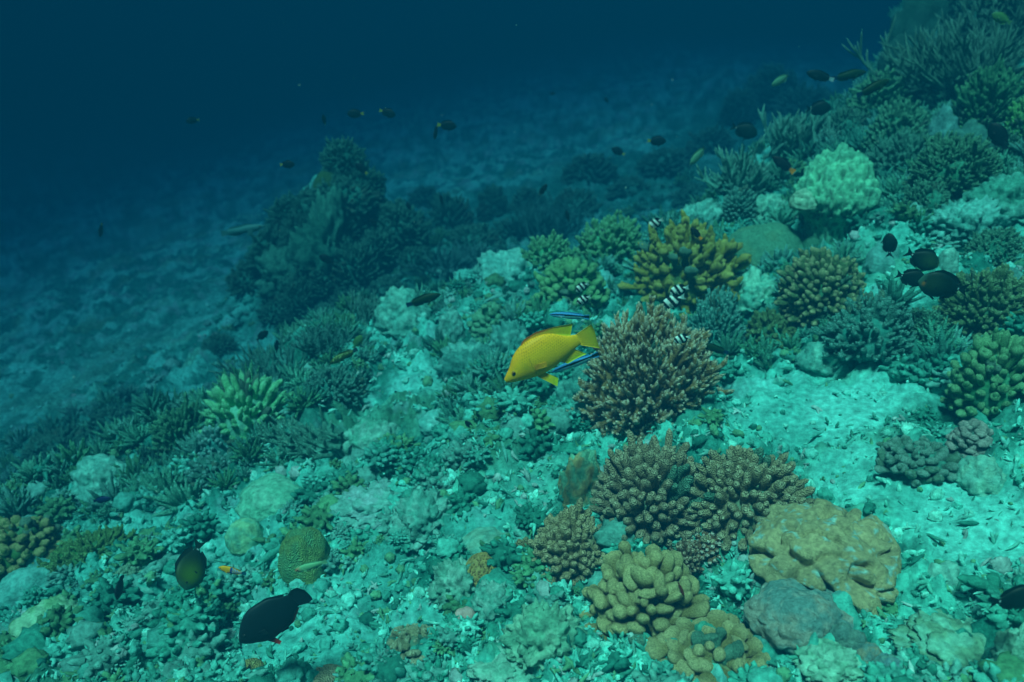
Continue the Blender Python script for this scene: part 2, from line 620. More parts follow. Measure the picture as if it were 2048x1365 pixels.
def on_rubble(x, y):
    d = y - np.interp(x, CREST_X, CREST_Y)
    patch = sstep(0.32, 0.6, fbm2(x * 3.5, y * 3.5, 120, 3))
    return (1 - 0.80 * sandiness(x, y)) * (0.25 + 0.75 * patch) * (1 - 0.55 * sstep(0.2, 0.8, d))


def on_bank(x, y):
    d = y - np.interp(x, CREST_X, CREST_Y)
    near_edge = sstep(-1.3, -0.3, d) * (1 - sstep(0.15, 0.4, d)) * sstep(0.40, 0.58, fbm2(x * 2.2, y * 2.2, 150, 3))
    high = sstep(0.7, 1.3, x) * sstep(2.7, 3.4, y) * (1 - sstep(0.2, 0.5, d)) * sstep(0.30, 0.5, fbm2(x * 2.0, y * 2.0, 155, 3))
    return (1 - sstep(0.05, 0.3, sand_patch(x, y))) * np.clip(np.maximum(near_edge * 0.45, high) + 0.7 * turf_shade(x, y) * (d < 2.6), 0, 1) * sstep(2.3, 3.0, np.hypot(x, y))


def on_thick(x, y):
    d = y - np.interp(x, CREST_X, CREST_Y)
    patch = sstep(0.44, 0.62, fbm2(x * 2.3, y * 2.3, 140, 3))
    return (1 - sstep(0.05, 0.3, sandiness(x, y))) * patch * (1 - 0.5 * sstep(0.1, 0.8, d))



# ------------------------------------------------------------------ corals and rocks
def spot(px, py, rx, ry, k=1.0):
    """where a colony that fills a pixel ellipse stands on the reef, with its radius and height in metres"""
    yb = py + 0.4 * ry
    for _ in range(4):
        p, t = ground(px, yb)
        a = math.atan2(-ray(px, yb)[2], math.hypot(ray(px, yb)[0], ray(px, yb)[1]))
        R = rx * t / F
        s = 2 * ry * t / F
        b = min(R * math.sin(a), 0.45 * s)
        H = math.sqrt(max((s - b) ** 2 - (R * math.sin(a)) ** 2, 0.0)) / math.cos(a)
        H = min(max(H, 0.4 * R), 1.9 * R)
        yb = py + ry - b * F / t
    FOOT.append((float(p[0]), float(p[1]), R))
    return Vector((float(p[0]), float(p[1]), float(base_height(p[0], p[1])))), R, H * k


def mixc(a, b, t):
    return np.asarray(a) * (1 - t) + np.asarray(b) * t


def rock_geo(R, H, col, col2, rng, sub=4, rough=0.5, knob=0.0, lobes=0, freq=2.2):
    v, f = ico(sub)
    s = rng.random(3) * 40
    r = 1 + rough * (fbm3(v * freq + s, 3, 4) - 0.5) * 1.6
    if lobes:
        d = fib_dome(lobes, rng, -0.1)
        a = rng.uniform(0.75, 1.1, lobes)
        dots = v @ d.T
        l = np.where(dots > 0, 0.45 * dots * a + np.sqrt(np.maximum(0.30 ** 2 * 4 * 0.55 - (1 - dots ** 2) * 0.45 * 1.6, 0)), 0)
        r = r * 0.55 + np.maximum(l.max(1), 0.45) * 0.75
    kn = 0
    if knob:
        w = worley3(v * (3.5 + 2.5 * rng.random()) + s, 11)
        w2 = worley3(v * 10 + s, 17)
        kn = 0.6 * (0.55 - np.minimum(w, 0.9)) + 0.3 * (0.5 - np.minimum(w2, 0.9))
        r = r + knob * kn
    p = v * r[:, None]
    p = p * np.array([R, R, H]) * np.array([1, rng.uniform(0.85, 1.05), 1])
    p[:, 2] = np.where(p[:, 2] < 0, p[:, 2] * 0.5, p[:, 2])
    n = sstep(0.42, 0.6, fbm3(v * 3.1 + s, 23, 4))[:, None]
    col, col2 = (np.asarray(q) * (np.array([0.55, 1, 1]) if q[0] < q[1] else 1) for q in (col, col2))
    c = np.asarray(col) * (1 - n) + np.asarray(col2) * n
    c = c * (0.85 + 0.3 * fbm3(v * 14 + s, 29, 2))[:, None]
    g = Geo()
    g.add(p, f, c)
    return g


def massive_geo(R, H, col, col2, rng, sub=5, lobes=None, lobe_r=0.5, smooth=0.10, wrinkle=0.0, pits=0.0, pit_f=9.0, pit_col=None, patch=None, patch_f=5.5, undercut=0.0, bumps=0.0):
    """a massive colony: union of rounded lobes, seen as one skin"""
    v, f = ico(sub)
    s = rng.random(3) * 40
    if lobes:
        d = fib_dome(lobes, rng, 0.0)
        cen = d * (1 - lobe_r * 0.9) * rng.uniform(0.8, 1.08, (lobes, 1))
        cen = np.concatenate([cen, [[0, 0, 0]]])
        rad = np.concatenate([lobe_r * rng.uniform(0.75, 1.15, lobes), [0.72]])
        best = np.zeros(len(v))
        acc = np.zeros(len(v))
        for c_, r_ in zip(cen, rad):
            b = v @ c_
            q = b * b - (c_ @ c_) + r_ * r_
            hit = np.where(q > 0, b + np.sqrt(np.maximum(q, 0)), 0.0)
            acc += np.where(hit > 0, np.exp(30 * np.clip(hit, 0, 2)), 0)
        r = np.log(np.maximum(acc, 1.0)) / 30
        r = np.maximum(r, 0.5)
    else:
        r = np.ones(len(v))
    r = r + smooth * (fbm3(v * 2.0 + s, 5, 3) - 0.5) * 2
    if wrinkle:
        q = v * 3.2 + s + 0.6 * np.stack([vnoise3(v * 4 + s, 71), vnoise3(v * 4 + s, 72), vnoise3(v * 4 + s, 73)], 1)
        w = np.abs(vnoise3(q, 41) - 0.5) * 2
        r = r - wrinkle * (1 - sstep(0.0, 0.28, w))
    if bumps:
        q = v * r[:, None] * np.array([1, 1, H / R])
        r = r + bumps * (0.5 - np.minimum(worley3(q * 4.2 + s, 83), 0.9)) + 0.5 * bumps * (fbm3(q * 9 + s, 87, 3) - 0.5)
    pk = np.zeros((len(v), 1))
    if pits:
        w = worley3(v * r[:, None] * np.array([1, 1, H / R]) * pit_f + s, 47)
        k = 1 - sstep(0.28, 0.50, w)
        r = r - pits * k + 0.35 * pits * np.exp(-((w - 0.62) / 0.10) ** 2)
        pk = k[:, None]
    p = v * r[:, None] * np.array([R, R, H])
    if undercut:
        p[:, :2] *= (1 - undercut * (1 - sstep(0.12, 0.52, p[:, 2] / H)))[:, None]
    p[:, 2] = np.where(p[:, 2] < 0, p[:, 2] * 0.45, p[:, 2])
    n = sstep(0.4, 0.62, fbm3(v * 2.6 + s, 53, 4))[:, None]
    c = np.asarray(col) * (1 - n) + np.asarray(col2) * n
    if patch is not None:
        n2 = sstep(0.63, 0.67, fbm3(v * patch_f + s, 59, 4))[:, None]
        c = c * (1 - n2) + np.asarray(patch) * n2
    if pit_col is not None:
        c = c * (1 - pk) + np.asarray(pit_col) * pk
    c = c * (0.9 + 0.2 * fbm3(v * 20 + s, 61, 2))[:, None]
    g = Geo()
    g.add(p, f, c)
    return g


def bush_tubes(R, H, n, fr, rng, kind, col, tip, low=-0.1, root=0.30, side=0, m=11, hole=None, lean=(0, 0, 0), jit=0.10, flatten=1.0, uneven=0.4):
    """lists of tube batches; every batch row i belongs to branch i % n"""
    d = fib_dome(n, rng, low)
    if hole is not None:
        keep = hole(d)
        d = d[keep]
        n = len(d)
    E = np.array([R, R, H]) * np.array([rng.uniform(0.92, 1.06), rng.uniform(0.85, 1.1), 1.0])
    lean = np.asarray(lean) + rng.normal(size=3) * np.array([0.07, 0.07, 0])
    L = 1 + jit * rng.normal(size=(n, 1)) * 0.8 + uneven * (fbm3(d * 1.7 + rng.random(3) * 30, 91, 2) - 0.5)[:, None]
    L = np.where(rng.random((n, 1)) < 0.05, L * 0.72, L)
    tipP = d * E * L + np.asarray(lean) * R * np.maximum(d[:, 2:3], 0)
    up = np.array([0, 0, 1.0])
    rootP = tipP * root + rng.normal(size=(n, 3)) * R * 0.03
    ctrl = rootP * 0.5 + tipP * 0.5 + (-up) * 0.10 * H * (1 - np.abs(d[:, 2:3])) + rng.normal(size=(n, 3)) * R * 0.05
    s = np.linspace(0, 1, m)[None, :, None]
    P = (1 - s) ** 2 * rootP[:, None] + 2 * s * (1 - s) * ctrl[:, None] + s ** 2 * tipP[:, None]
    frn = fr * rng.uniform(0.8, 1.2, (n, 1))
    S = np.linspace(0, 1, m)
    squash = None
    dead = (fbm3(d * 1.4 + rng.random(3) * 30, 95, 2) > 0.71)[:, None]
    if kind == 'knob':
        prof = 0.75 + 0.35 * sstep(0.4, 0.8, S)
        prof = prof * np.sqrt(np.clip(1 - ((S - 0.80) / 0.2) ** 2, 0.0, 1)) ** (S > 0.80)
        squash = 1 + flatten * rng.uniform(-0.2, 1.1, n)
        Sn = np.concatenate([np.linspace(0, 0.8, m - 5), np.linspace(0.85, 1, 5)])
    else:
        prof = 1.05 - 0.30 * S ** 2
        prof = prof * np.sqrt(np.clip(1 - ((S - 0.82) / 0.18) ** 2, 0.0, 1)) ** (S > 0.82)
        if kind == 'pointed':
            prof = np.interp(S, [0, .3, .6, .75, .86, .94, 1], [.85, .98, 1.06, 1.02, .9, .62, .05])
    prof = np.maximum(prof, 0.03)
    Rr = frn * prof[None]
    if kind == 'knob':
        Rr = Rr * (1 + 0.18 * np.sin(S[None] * 9 + rng.random((n, 1)) * 6))
    else:
        Rr = Rr * (1 + 0.07 * np.sin(S[None] * 26 + rng.random((n, 1)) * 6))
    tk = (sstep(0.5, 1.0, S) if kind == 'knob' else sstep(0.78, 1.0, S))[None, :, None]
    body = np.where(dead, np.array([0.10, 0.24, 0.17]), np.asarray(col)) * rng.uniform(0.8, 1.2, (n, 1))
    tipc = np.where(dead, np.array([0.16, 0.34, 0.25]), np.asarray(tip)) * rng.uniform(0.8, 1.1, (n, 1))
    body = np.repeat(body[:, None, :], m, 1)
    C = body * (1 - tk) + tipc[:, None, :] * tk
    out = [(P, Rr, C, squash, np.arange(n))]
    if side:
        q = side
        own = np.tile(np.arange(n), q)
        fr_ = rng.uniform(0.42, 0.95, n * q)
        base = P[own, np.minimum((fr_ * (m - 1)).astype(int), m - 1)]
        axis = nrm(tipP - rootP)[own]
        rnd = rng.normal(size=(n * q, 3))
        rnd = nrm(rnd - (rnd * axis).sum(1, keepdims=True) * axis)
        dr = nrm(axis * rng.uniform(0.6, 1.1, (n * q, 1)) + rnd * rng.uniform(0.5, 0.9, (n * q, 1)) + up * 0.15)
        ln = R * rng.uniform(0.10, 0.24, (n * q, 1)) * (1.1 - 0.5 * fr_[:, None])
        m2 = 7
        s2 = np.linspace(0, 1, m2)
        P2 = base[:, None] + dr[:, None] * (s2[None, :, None] * ln[:, None]) + up * 0.05 * R * (s2 ** 2)[None, :, None]
        pr2 = np.array([0.9, 0.95, 0.92, 0.86, 0.74, 0.5, 0.04])
        R2 = (frn[own] * 0.78) * pr2[None]
        t2 = sstep(0.55, 1.0, s2)[None, :, None]
        b2 = np.repeat((np.asarray(col) * rng.uniform(0.85, 1.15, (n * q, 1)))[:, None, :], m2, 1)
        C2 = b2 * (1 - t2) + np.asarray(tip) * t2
        out.append((P2, R2, C2, None, own))
    return out, n


def staghorn_tubes(R, H, n, fr, rng, col, tip, az=None, el=(8, 65), forks=4, droop=0.0, wander=0.16):
    m = 12
    S = np.linspace(0, 1, m)
    a = rng.uniform(*(az or (0, 2 * math.pi)), n)
    e = np.radians(rng.uniform(el[0], el[1], n))
    d = np.stack([np.cos(a) * np.cos(e), np.sin(a) * np.cos(e), np.sin(e)], 1)
    st = np.stack([rng.normal(0, 0.33 * R, n), rng.normal(0, 0.33 * R, n), rng.uniform(0, 0.25 * H, n)], 1)
    L = rng.uniform(0.5, 0.85, (n, 1, 1))
    E = np.array([R, R, H])
    wan = rng.normal(size=(n, 1, 3)) * wander * R
    P = st[:, None] + d[:, None] * E * L * S[None, :, None] + wan * (S ** 2)[None, :, None] + np.array([0, 0, 1.0]) * (0.22 * H - droop * H) * (S ** 2)[None, :, None]
    prof = np.interp(S, [0, .5, .85, .95, 1], [1.15, 1, .8, .55, .05])
    Rr = fr * rng.uniform(0.8, 1.2, (n, 1)) * prof[None]
    tk = sstep(0.8, 1, S)[None, :, None]
    body = np.repeat((np.asarray(col) * rng.uniform(0.8, 1.2, (n, 1)))[:, None, :], m, 1)
    out = [(P, Rr, body * (1 - tk) + np.asarray(tip) * tk, None, np.arange(n))]
    own = np.tile(np.arange(n), forks)
    f_ = rng.uniform(0.25, 0.9, n * forks)
    base = P[own, (f_ * (m - 1)).astype(int)]
    ax = nrm(P[own, -1] - P[own, 0])
    rnd = rng.normal(size=ax.shape)
    rnd = nrm(rnd - (rnd * ax).sum(1, keepdims=True) * ax)
    dr = nrm(ax * 0.75 + rnd * 0.75 + np.array([0, 0, 0.25]))
    ln = R * rng.uniform(0.16, 0.42, (n * forks, 1, 1))
    m2 = 8
    s2 = np.linspace(0, 1, m2)
    P2 = base[:, None] + dr[:, None] * ln * s2[None, :, None] + np.array([0, 0, 0.10 * R]) * (s2 ** 2)[None, :, None]
    R2 = fr * 0.85 * rng.uniform(0.75, 1.1, (n * forks, 1)) * np.interp(s2, [0, .6, .88, 1], [1, .85, .6, .05])[None]
    t2 = sstep(0.7, 1, s2)[None, :, None]
    b2 = np.repeat((np.asarray(col) * rng.uniform(0.8, 1.2, (n * forks, 1)))[:, None, :], m2, 1)
    out.append((P2, R2, b2 * (1 - t2) + np.asarray(tip) * t2, None, own))
    return out, n


def branches_to_objects(root, batches, n, mat, k, wob, rng, split, part='branch'):
    """split: every branch with its side shoots a part of its own (100 at most, the rest one part)"""
    if not split:
        g = Geo()
        for (P, R, C, sq, own) in batches:
            add_tubes(g, P, R, C, k, wob, rng, sq)
        obj('crown', g, mat, root)
        return
    order = np.arange(n)
    rng.shuffle(order)
    rest = Geo()
    for j, b in enumerate(order):
        g = Geo() if j < 100 else rest
        for (P, R, C, sq, own) in batches:
            w = np.where(own == b)[0]
            add_tubes(g, P[w], R[w], C[w], k, wob, rng, None if sq is None else sq[w])
        if j < 100:
            obj(part, g, mat, root)
    if rest.n:
        tag(obj('branch_thicket', rest, mat, root), kind='stuff')


CORAL_SEED = [100]


def rng_next():
    CORAL_SEED[0] += 1
    return np.random.default_rng(CORAL_SEED[0])


# pigments
BROWN, TAN, BEIGE, MUSTARD = (0.40, 0.255, 0.10), (0.46, 0.36, 0.19), (0.62, 0.41, 0.17), (0.33, 0.33, 0.05)
GREYTAN = (0.37, 0.29, 0.18)
GREEN, PALEGREEN, TEAL, DARK, DIM = (0.17, 0.42, 0.20), (0.32, 0.62, 0.40), (0.16, 0.42, 0.34), (0.07, 0.17, 0.13), (0.10, 0.26, 0.20)
WHITE, BLEACH, OLIVE, SLATE = (0.80, 0.82, 0.72), (0.48, 0.82, 0.30), (0.24, 0.28, 0.09), (0.22, 0.27, 0.28)
ROCK, ROCK2, LILAC = (0.22, 0.42, 0.35), (0.44, 0.62, 0.55), (0.50, 0.48, 0.54)


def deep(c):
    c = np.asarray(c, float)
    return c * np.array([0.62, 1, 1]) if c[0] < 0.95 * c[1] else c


def bush(name, label, cat, px, py, rx, ry, col, tip, finger, kind='round', density=1.0, side=0, split=False, group=None, base=None, low=-0.2, root=0.5, lean=(0, 0, 0), hole=None, k=7, m=11, hk=1.0, jit=0.10, core=0.72, flatten=1.0, uneven=0.4, mat='coral', lift=0.14):
    rng = rng_next()
    loc, R, H = spot(px, py, rx, ry)
    H *= hk
    col, tip = deep(col), deep(tip)
    fr = finger * R * 1.1
    if base is None:
        base = np.asarray(col) * 0.75
    density *= 1.45
    area = 2 * math.pi * R * (R * 0.4 + H * 0.6) * (1 - low)
    n = int(density * area / (2.55 * fr) ** 2 * (0.62 if side else 1.0))
    n = max(8, min(n, 420))
    loc = loc + Vector((0, 0, lift * H))
    t = empty(name, loc)
    tag(t, label, cat, group)
    obj('base', rock_geo(R * core, H * core, base, mixc(base, ROCK, 0.25), rng, 4, 0.35, 0.15), 'rock', t)
    b, n = bush_tubes(R, H, n, fr, rng, kind, col, tip, low, root, side, m, hole, lean, jit, flatten, uneven)
    branches_to_objects(t, b, n, mat if kind != 'knob' else 'knob_coral', k, 0.10, rng, split)
    return t


def thicket(name, label, cat, px, py, rx, ry, col, tip, thick, n, az=None, el=(8, 65), forks=4, group=None, droop=0.0, split=False, hk=1.0, wander=0.16):
    rng = rng_next()
    loc, R, H = spot(px, py, rx, ry)
    H *= hk
    col, tip = deep(col), deep(tip)
    t = empty(name, loc)
    tag(t, label, cat, group)
    obj('base', rock_geo(R * 0.45, H * 0.22, (0.16, 0.3, 0.24), ROCK, rng, 3, 0.6), 'rock', t)
    b, n = staghorn_tubes(R, H, n, thick * R, rng, col, tip, az, el, forks, droop, wander)
    branches_to_objects(t, b, n, 'coral', 6, 0.08, rng, split)
    return t


def massive(name, label, cat, px, py, rx, ry, col, col2, mat='smooth_coral', group=None, hk=1.0, parts=(), **kw):
    rng = rng_next()
    loc, R, H = spot(px, py, rx, ry)
    g = massive_geo(R, H * hk, deep(col), deep(col2), rng, **kw)
    if not parts:
        o = obj(name, g, mat)
        o.location = loc
        return tag(o, label, cat, group)
    t = empty(name, loc)
    tag(t, label, cat, group)
    obj('body', g, mat, t)
    for (pn, dx, dy, dz, r, h, pc, pc2, kw2) in parts:
        gg = massive_geo(R * r, R * h, pc, pc2, rng, **kw2)
        gg.v = [v + np.array([dx * R, dy * R, dz * H]) for v in gg.v]
        obj(pn, gg, mat, t)
    return t


def rock(name, label, cat, px, py, rx, ry, col=ROCK, col2=ROCK2, group=None, sub=4, rough=0.5, knob=0.0, hk=1.0, lobes=0):
    rng = rng_next()
    loc, R, H = spot(px, py, rx, ry)
    o = obj(name, rock_geo(R, H * hk, col, col2, rng, sub, rough, knob, lobes), 'rock')
    o.location = loc + Vector((0, 0, 0.15 * H))
    o.rotation_euler.z = rng.uniform(-0.5, 0.5)
    return tag(o, label, cat, group)


# --- the big colonies of the middle and the foreground
bush('branching_coral', 'brown bushy branching coral with pale tips behind the yellow fish', 'coral', 1288, 737, 130, 126, BROWN, (0.95, 0.86, 0.66), 0.040, side=8, split=True, density=0.95, low=-0.5, root=0.4, jit=0.12, uneven=0.22, hk=0.88, lift=0.06)
bush('finger_coral', 'large grey brown dome of blunt fingers, the fuller of a joined pair', 'coral', 1302, 992, 120, 112, GREYTAN, (0.58, 0.50, 0.34), 0.058, 'pointed', density=1.35, split=True, root=0.64, low=-0.45, uneven=0.13, core=0.66, hk=0.8)
bush('finger_coral', 'grey brown finger coral dome with green touched edge against the massive brown coral', 'coral', 1486, 1000, 126, 106, (0.38, 0.31, 0.18), (0.60, 0.54, 0.36), 0.056, 'pointed', density=1.35, split=True, root=0.64, low=-0.45, uneven=0.13, core=0.66, hk=0.8)
bush('finger_coral', 'small tan round finger coral beside the grey brown pair', 'coral', 1140, 1102, 74, 68, TAN, (0.66, 0.52, 0.32), 0.085, 'pointed', density=1.2, split=True, root=0.55, low=-0.3)
bush('knobby_coral', 'thick fingered beige coral with chubby lobes in front of white tipped coral', 'coral', 1288, 1200, 122, 108, (0.30, 0.24, 0.09), (0.66, 0.57, 0.28), 0.082, 'knob', density=0.60, side=0, split=True, root=0.42, hk=0.8, uneven=0.2, k=10, m=16, low=-0.35, jit=0.16, core=0.5)
bush('knobby_coral', 'pale beige lobed coral cut off by the lower picture edge', 'coral', 1425, 1318, 124, 72, (0.34, 0.28, 0.11), (0.70, 0.61, 0.32), 0.080, 'knob', density=0.58, split=True, root=0.25, k=10, m=16, low=-0.2, jit=0.16, core=0.5)
massive('massive_coral', 'large brown massive coral with folded lobes and pale bitten scars', 'coral', 1640, 1124, 160, 98, (0.58, 0.49, 0.27), (0.47, 0.41, 0.23), lobes=22, lobe_r=0.42, wrinkle=0.20, sub=6, patch=(0.40, 0.66, 0.60), patch_f=15.0, smooth=0.07, bumps=0.13, hk=1.75)
massive('lobed_coral', 'slate grey lobed coral mound below the large brown massive coral', 'coral', 1595, 1240, 118, 88, (0.30, 0.36, 0.35), (0.38, 0.40, 0.34), lobes=7, lobe_r=0.52, sub=6, bumps=0.08, patch=(0.36, 0.48, 0.44), patch_f=8.0, wrinkle=0.05)
massive('lobed_coral', 'single slate grey coral ball on rubble under the lobed mound', 'coral', 1688, 1285, 42, 42, (0.24, 0.30, 0.28), (0.27, 0.31, 0.27), sub=5, bumps=0.12, lobes=3, lobe_r=0.6)
massive('lobed_coral', 'blue grey coral knob at the lower picture edge', 'coral', 1772, 1345, 34, 36, (0.26, 0.36, 0.40), (0.34, 0.42, 0.36), sub=5, bumps=0.12)
massive('lobed_coral', 'small dull grey coral knob between two rounder grey balls', 'coral', 1738, 1312, 28, 26, (0.28, 0.33, 0.32), (0.34, 0.34, 0.25), sub=5, bumps=0.12)
bush('tipped_coral', 'small dark coral with bright white tips tucked under the finger dome', 'coral', 1424, 1092, 44, 32, (0.30, 0.17, 0.09), (0.9, 0.86, 0.74), 0.11, density=0.85, low=-0.2)
bush('tipped_coral', 'dim brown coral clump in the shade beneath the white tipped one', 'coral', 1366, 1122, 36, 36, (0.24, 0.14, 0.08), (0.62, 0.50, 0.36), 0.10, density=0.85, low=-0.2)
bush('cauliflower_coral', 'mustard cauliflower coral with stubby branches under a striped fish', 'coral', 1368, 543, 108, 78, MUSTARD, (0.54, 0.55, 0.16), 0.062, 'knob', density=0.62, side=4, split=True, low=-0.2, jit=0.14, flatten=0.5, mat='knob_coral')
bush('green_coral', 'bright green bushy coral with fine upright fingers behind the mustard coral', 'coral', 1218, 498, 78, 52, (0.26, 0.50, 0.22), (0.46, 0.76, 0.42), 0.062, density=0.9, side=3, split=True)
bush('green_coral', 'bright green branching coral tuft at the edge of the drop', 'coral', 1098, 516, 54, 38, (0.26, 0.52, 0.24), (0.46, 0.78, 0.44), 0.07, density=0.85, side=3)
bush('green_coral', 'yellow green knobby coral just below the two bright green bushes', 'coral', 1145, 572, 70, 44, (0.26, 0.46, 0.18), (0.42, 0.64, 0.30), 0.08, 'knob', density=0.95, side=2)
massive('brain_coral', 'smooth green rounded brain coral under the knobbly boulder', 'coral', 1530, 492, 86, 50, (0.24, 0.50, 0.32), (0.32, 0.52, 0.30), mat='coral', smooth=0.16, sub=5, wrinkle=0.03)
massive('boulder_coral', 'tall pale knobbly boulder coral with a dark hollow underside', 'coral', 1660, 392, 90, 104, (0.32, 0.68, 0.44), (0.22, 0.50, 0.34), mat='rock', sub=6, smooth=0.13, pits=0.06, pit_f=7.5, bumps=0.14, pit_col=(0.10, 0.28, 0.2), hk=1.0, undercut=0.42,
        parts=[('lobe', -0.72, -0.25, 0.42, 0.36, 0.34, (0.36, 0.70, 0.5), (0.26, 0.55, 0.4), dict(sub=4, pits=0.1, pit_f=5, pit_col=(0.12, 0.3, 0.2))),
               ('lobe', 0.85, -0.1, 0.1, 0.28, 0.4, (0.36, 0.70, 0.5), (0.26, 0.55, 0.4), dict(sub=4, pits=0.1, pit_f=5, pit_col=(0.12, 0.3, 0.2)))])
bush('finger_coral', 'tan rounded finger coral beside the smooth green brain coral', 'coral', 1648, 568, 86, 72, (0.26, 0.29, 0.13), (0.60, 0.62, 0.34), 0.062, 'pointed', density=1.2, split=True, low=-0.35, root=0.6, uneven=0.13, hk=0.8)
bush('finger_coral', 'small olive brown coral bush in shade between bright sand and boulder', 'coral', 1544, 672, 58, 42, (0.20, 0.24, 0.09), (0.38, 0.42, 0.20), 0.085, density=0.95, side=2)
bush('finger_coral', 'dull blue green finger coral below the tan rounded one', 'coral', 1735, 665, 86, 62, (0.12, 0.30, 0.25), (0.30, 0.52, 0.46), 0.065, density=0.95, side=2)
bush('finger_coral', 'brown twiggy coral beside the dark fish over a bright sand hole', 'coral', 1962, 612, 86, 62, (0.22, 0.27, 0.12), (0.44, 0.48, 0.26), 0.06, density=0.95, side=3)
bush('knobby_coral', 'chunky pale green knobby coral at the side edge above rubble', 'coral', 1968, 758, 74, 76, (0.20, 0.38, 0.18), (0.40, 0.56, 0.30), 0.088, 'knob', density=0.8, side=2, flatten=0.5)
bush('table_coral', 'dark flat topped coral clump with a shaded hollow on pale sand', 'coral', 1838, 925, 84, 46, (0.22, 0.30, 0.24), (0.42, 0.48, 0.42), 0.085, 'knob', density=0.9, side=2)
bush('cauliflower_coral', 'pale lilac knobby coral clump between sand and shadow near the side edge', 'coral', 1935, 885, 40, 38, (0.30, 0.34, 0.30), (0.50, 0.52, 0.48), 0.14, 'knob', density=0.9)
bush('twig_coral', 'blue green twiggy coral filling the gap behind the brown branching coral', 'coral', 1425, 665, 62, 68, (0.16, 0.44, 0.38), (0.44, 0.70, 0.62), 0.05, density=0.75, side=4, low=-0.1)
bush('cauliflower_coral', 'green knobby coral above the yellow fish back', 'coral', 1062, 628, 46, 30, (0.22, 0.42, 0.22), (0.38, 0.60, 0.34), 0.10, 'knob', density=0.95, side=1)
bush('cauliflower_coral', 'green lumpy coral beside a grey boulder uphill of the rubble', 'coral', 985, 650, 52, 38, (0.18, 0.40, 0.24), (0.32, 0.58, 0.36), 0.10, 'knob', density=0.95, side=1)

# --- upper side of the reef
thicket('staghorn_coral', 'pale staghorn coral spreading out beside the knobbly boulder', 'coral', 1490, 345, 74, 62, (0.26, 0.52, 0.40), (0.52, 0.78, 0.62), 0.043, 60, el=(0, 55), forks=6, wander=0.15, hk=0.85)
thicket('staghorn_coral', 'upright pale staghorn coral behind the knobbly boulder', 'coral', 1590, 290, 78, 52, (0.22, 0.46, 0.36), (0.46, 0.70, 0.56), 0.043, 62, el=(20, 80), forks=6, wander=0.14, hk=0.9)
bush('bushy_coral', 'small pale finger coral below the spreading staghorn', 'coral', 1478, 412, 38, 30, (0.18, 0.42, 0.34), (0.36, 0.62, 0.52), 0.09, density=0.9)
bush('bushy_coral', 'bright green bushy coral under an olive fish on the reef rim', 'coral', 1758, 200, 66, 44, (0.20, 0.44, 0.24), (0.40, 0.70, 0.40), 0.065, density=0.85, side=3)
bush('bushy_coral', 'rounded green coral with dense short twigs below the rim coral', 'coral', 1790, 268, 64, 48, (0.16, 0.38, 0.24), (0.34, 0.60, 0.38), 0.06, density=0.9, side=3)
bush('bushy_coral', 'tall rounded green coral head above the shaded rock hollow', 'coral', 1965, 215, 66, 64, (0.12, 0.34, 0.17), (0.28, 0.54, 0.28), 0.055, density=1.0, side=2)
bush('bushy_coral', 'vivid yellow green coral at the side edge', 'coral', 2045, 245, 42, 46, (0.24, 0.54, 0.18), (0.38, 0.74, 0.28), 0.08, density=0.9, side=2)
thicket('staghorn_coral', 'wide tangle of brownish staghorn branches high on the reef', 'coral', 1930, 105, 130, 80, (0.20, 0.34, 0.24), (0.42, 0.62, 0.48), 0.024, 170, el=(-8, 38), forks=6, wander=0.14, hk=0.8)
thicket('staghorn_coral', 'dim staghorn branches trailing down from the wide tangle', 'coral', 1870, 165, 70, 34, (0.18, 0.32, 0.24), (0.36, 0.58, 0.45), 0.04, 50, el=(-15, 30), forks=5, wander=0.15)
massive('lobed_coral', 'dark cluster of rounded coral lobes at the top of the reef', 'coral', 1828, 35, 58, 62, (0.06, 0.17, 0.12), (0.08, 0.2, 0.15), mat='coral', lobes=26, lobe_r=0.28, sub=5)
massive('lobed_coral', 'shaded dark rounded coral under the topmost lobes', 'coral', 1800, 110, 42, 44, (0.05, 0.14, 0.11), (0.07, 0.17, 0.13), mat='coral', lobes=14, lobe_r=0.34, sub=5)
bush('bushy_coral', 'dim fine twigged dome on the skyline of the reef', 'coral', 1545, 185, 58, 38, (0.10, 0.26, 0.21), (0.20, 0.42, 0.34), 0.045, density=0.9, side=2)
bush('bushy_coral', 'lower faint dome leaning on the skyline dome', 'coral', 1478, 218, 40, 30, (0.10, 0.27, 0.22), (0.2, 0.42, 0.35), 0.055, density=0.9, side=1)
bush('bushy_coral', 'dusky low coral mat between skyline dome and staghorn', 'coral', 1620, 215, 74, 30, (0.09, 0.24, 0.19), (0.18, 0.38, 0.31), 0.045, density=0.9, side=2)
bush('bushy_coral', 'dense dull twig coral beside the knobbly boulder', 'coral', 1800, 340, 86, 52, (0.12, 0.30, 0.22), (0.27, 0.50, 0.38), 0.045, density=0.9, side=3)
bush('bushy_coral', 'dull green twig coral carpet below the shaded hollow', 'coral', 1905, 335, 82, 46, (0.14, 0.30, 0.18), (0.28, 0.48, 0.32), 0.045, density=0.9, side=3)
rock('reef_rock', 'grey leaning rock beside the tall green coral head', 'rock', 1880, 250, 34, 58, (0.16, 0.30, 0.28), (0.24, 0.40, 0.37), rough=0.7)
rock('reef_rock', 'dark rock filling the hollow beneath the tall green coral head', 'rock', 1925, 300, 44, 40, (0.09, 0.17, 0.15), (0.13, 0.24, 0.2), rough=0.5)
rock('reef_rock', 'pale rounded rock at the side edge below the yellow green coral', 'rock', 2010, 400, 70, 40, (0.14, 0.36, 0.28), (0.24, 0.48, 0.4), rough=0.6, knob=0.5, sub=5)
rock('reef_rock', 'pale knobby rock pile between sand pocket and staghorn side', 'rock', 1930, 445, 62, 36, (0.20, 0.44, 0.38), (0.34, 0.60, 0.54), knob=0.8, sub=5)
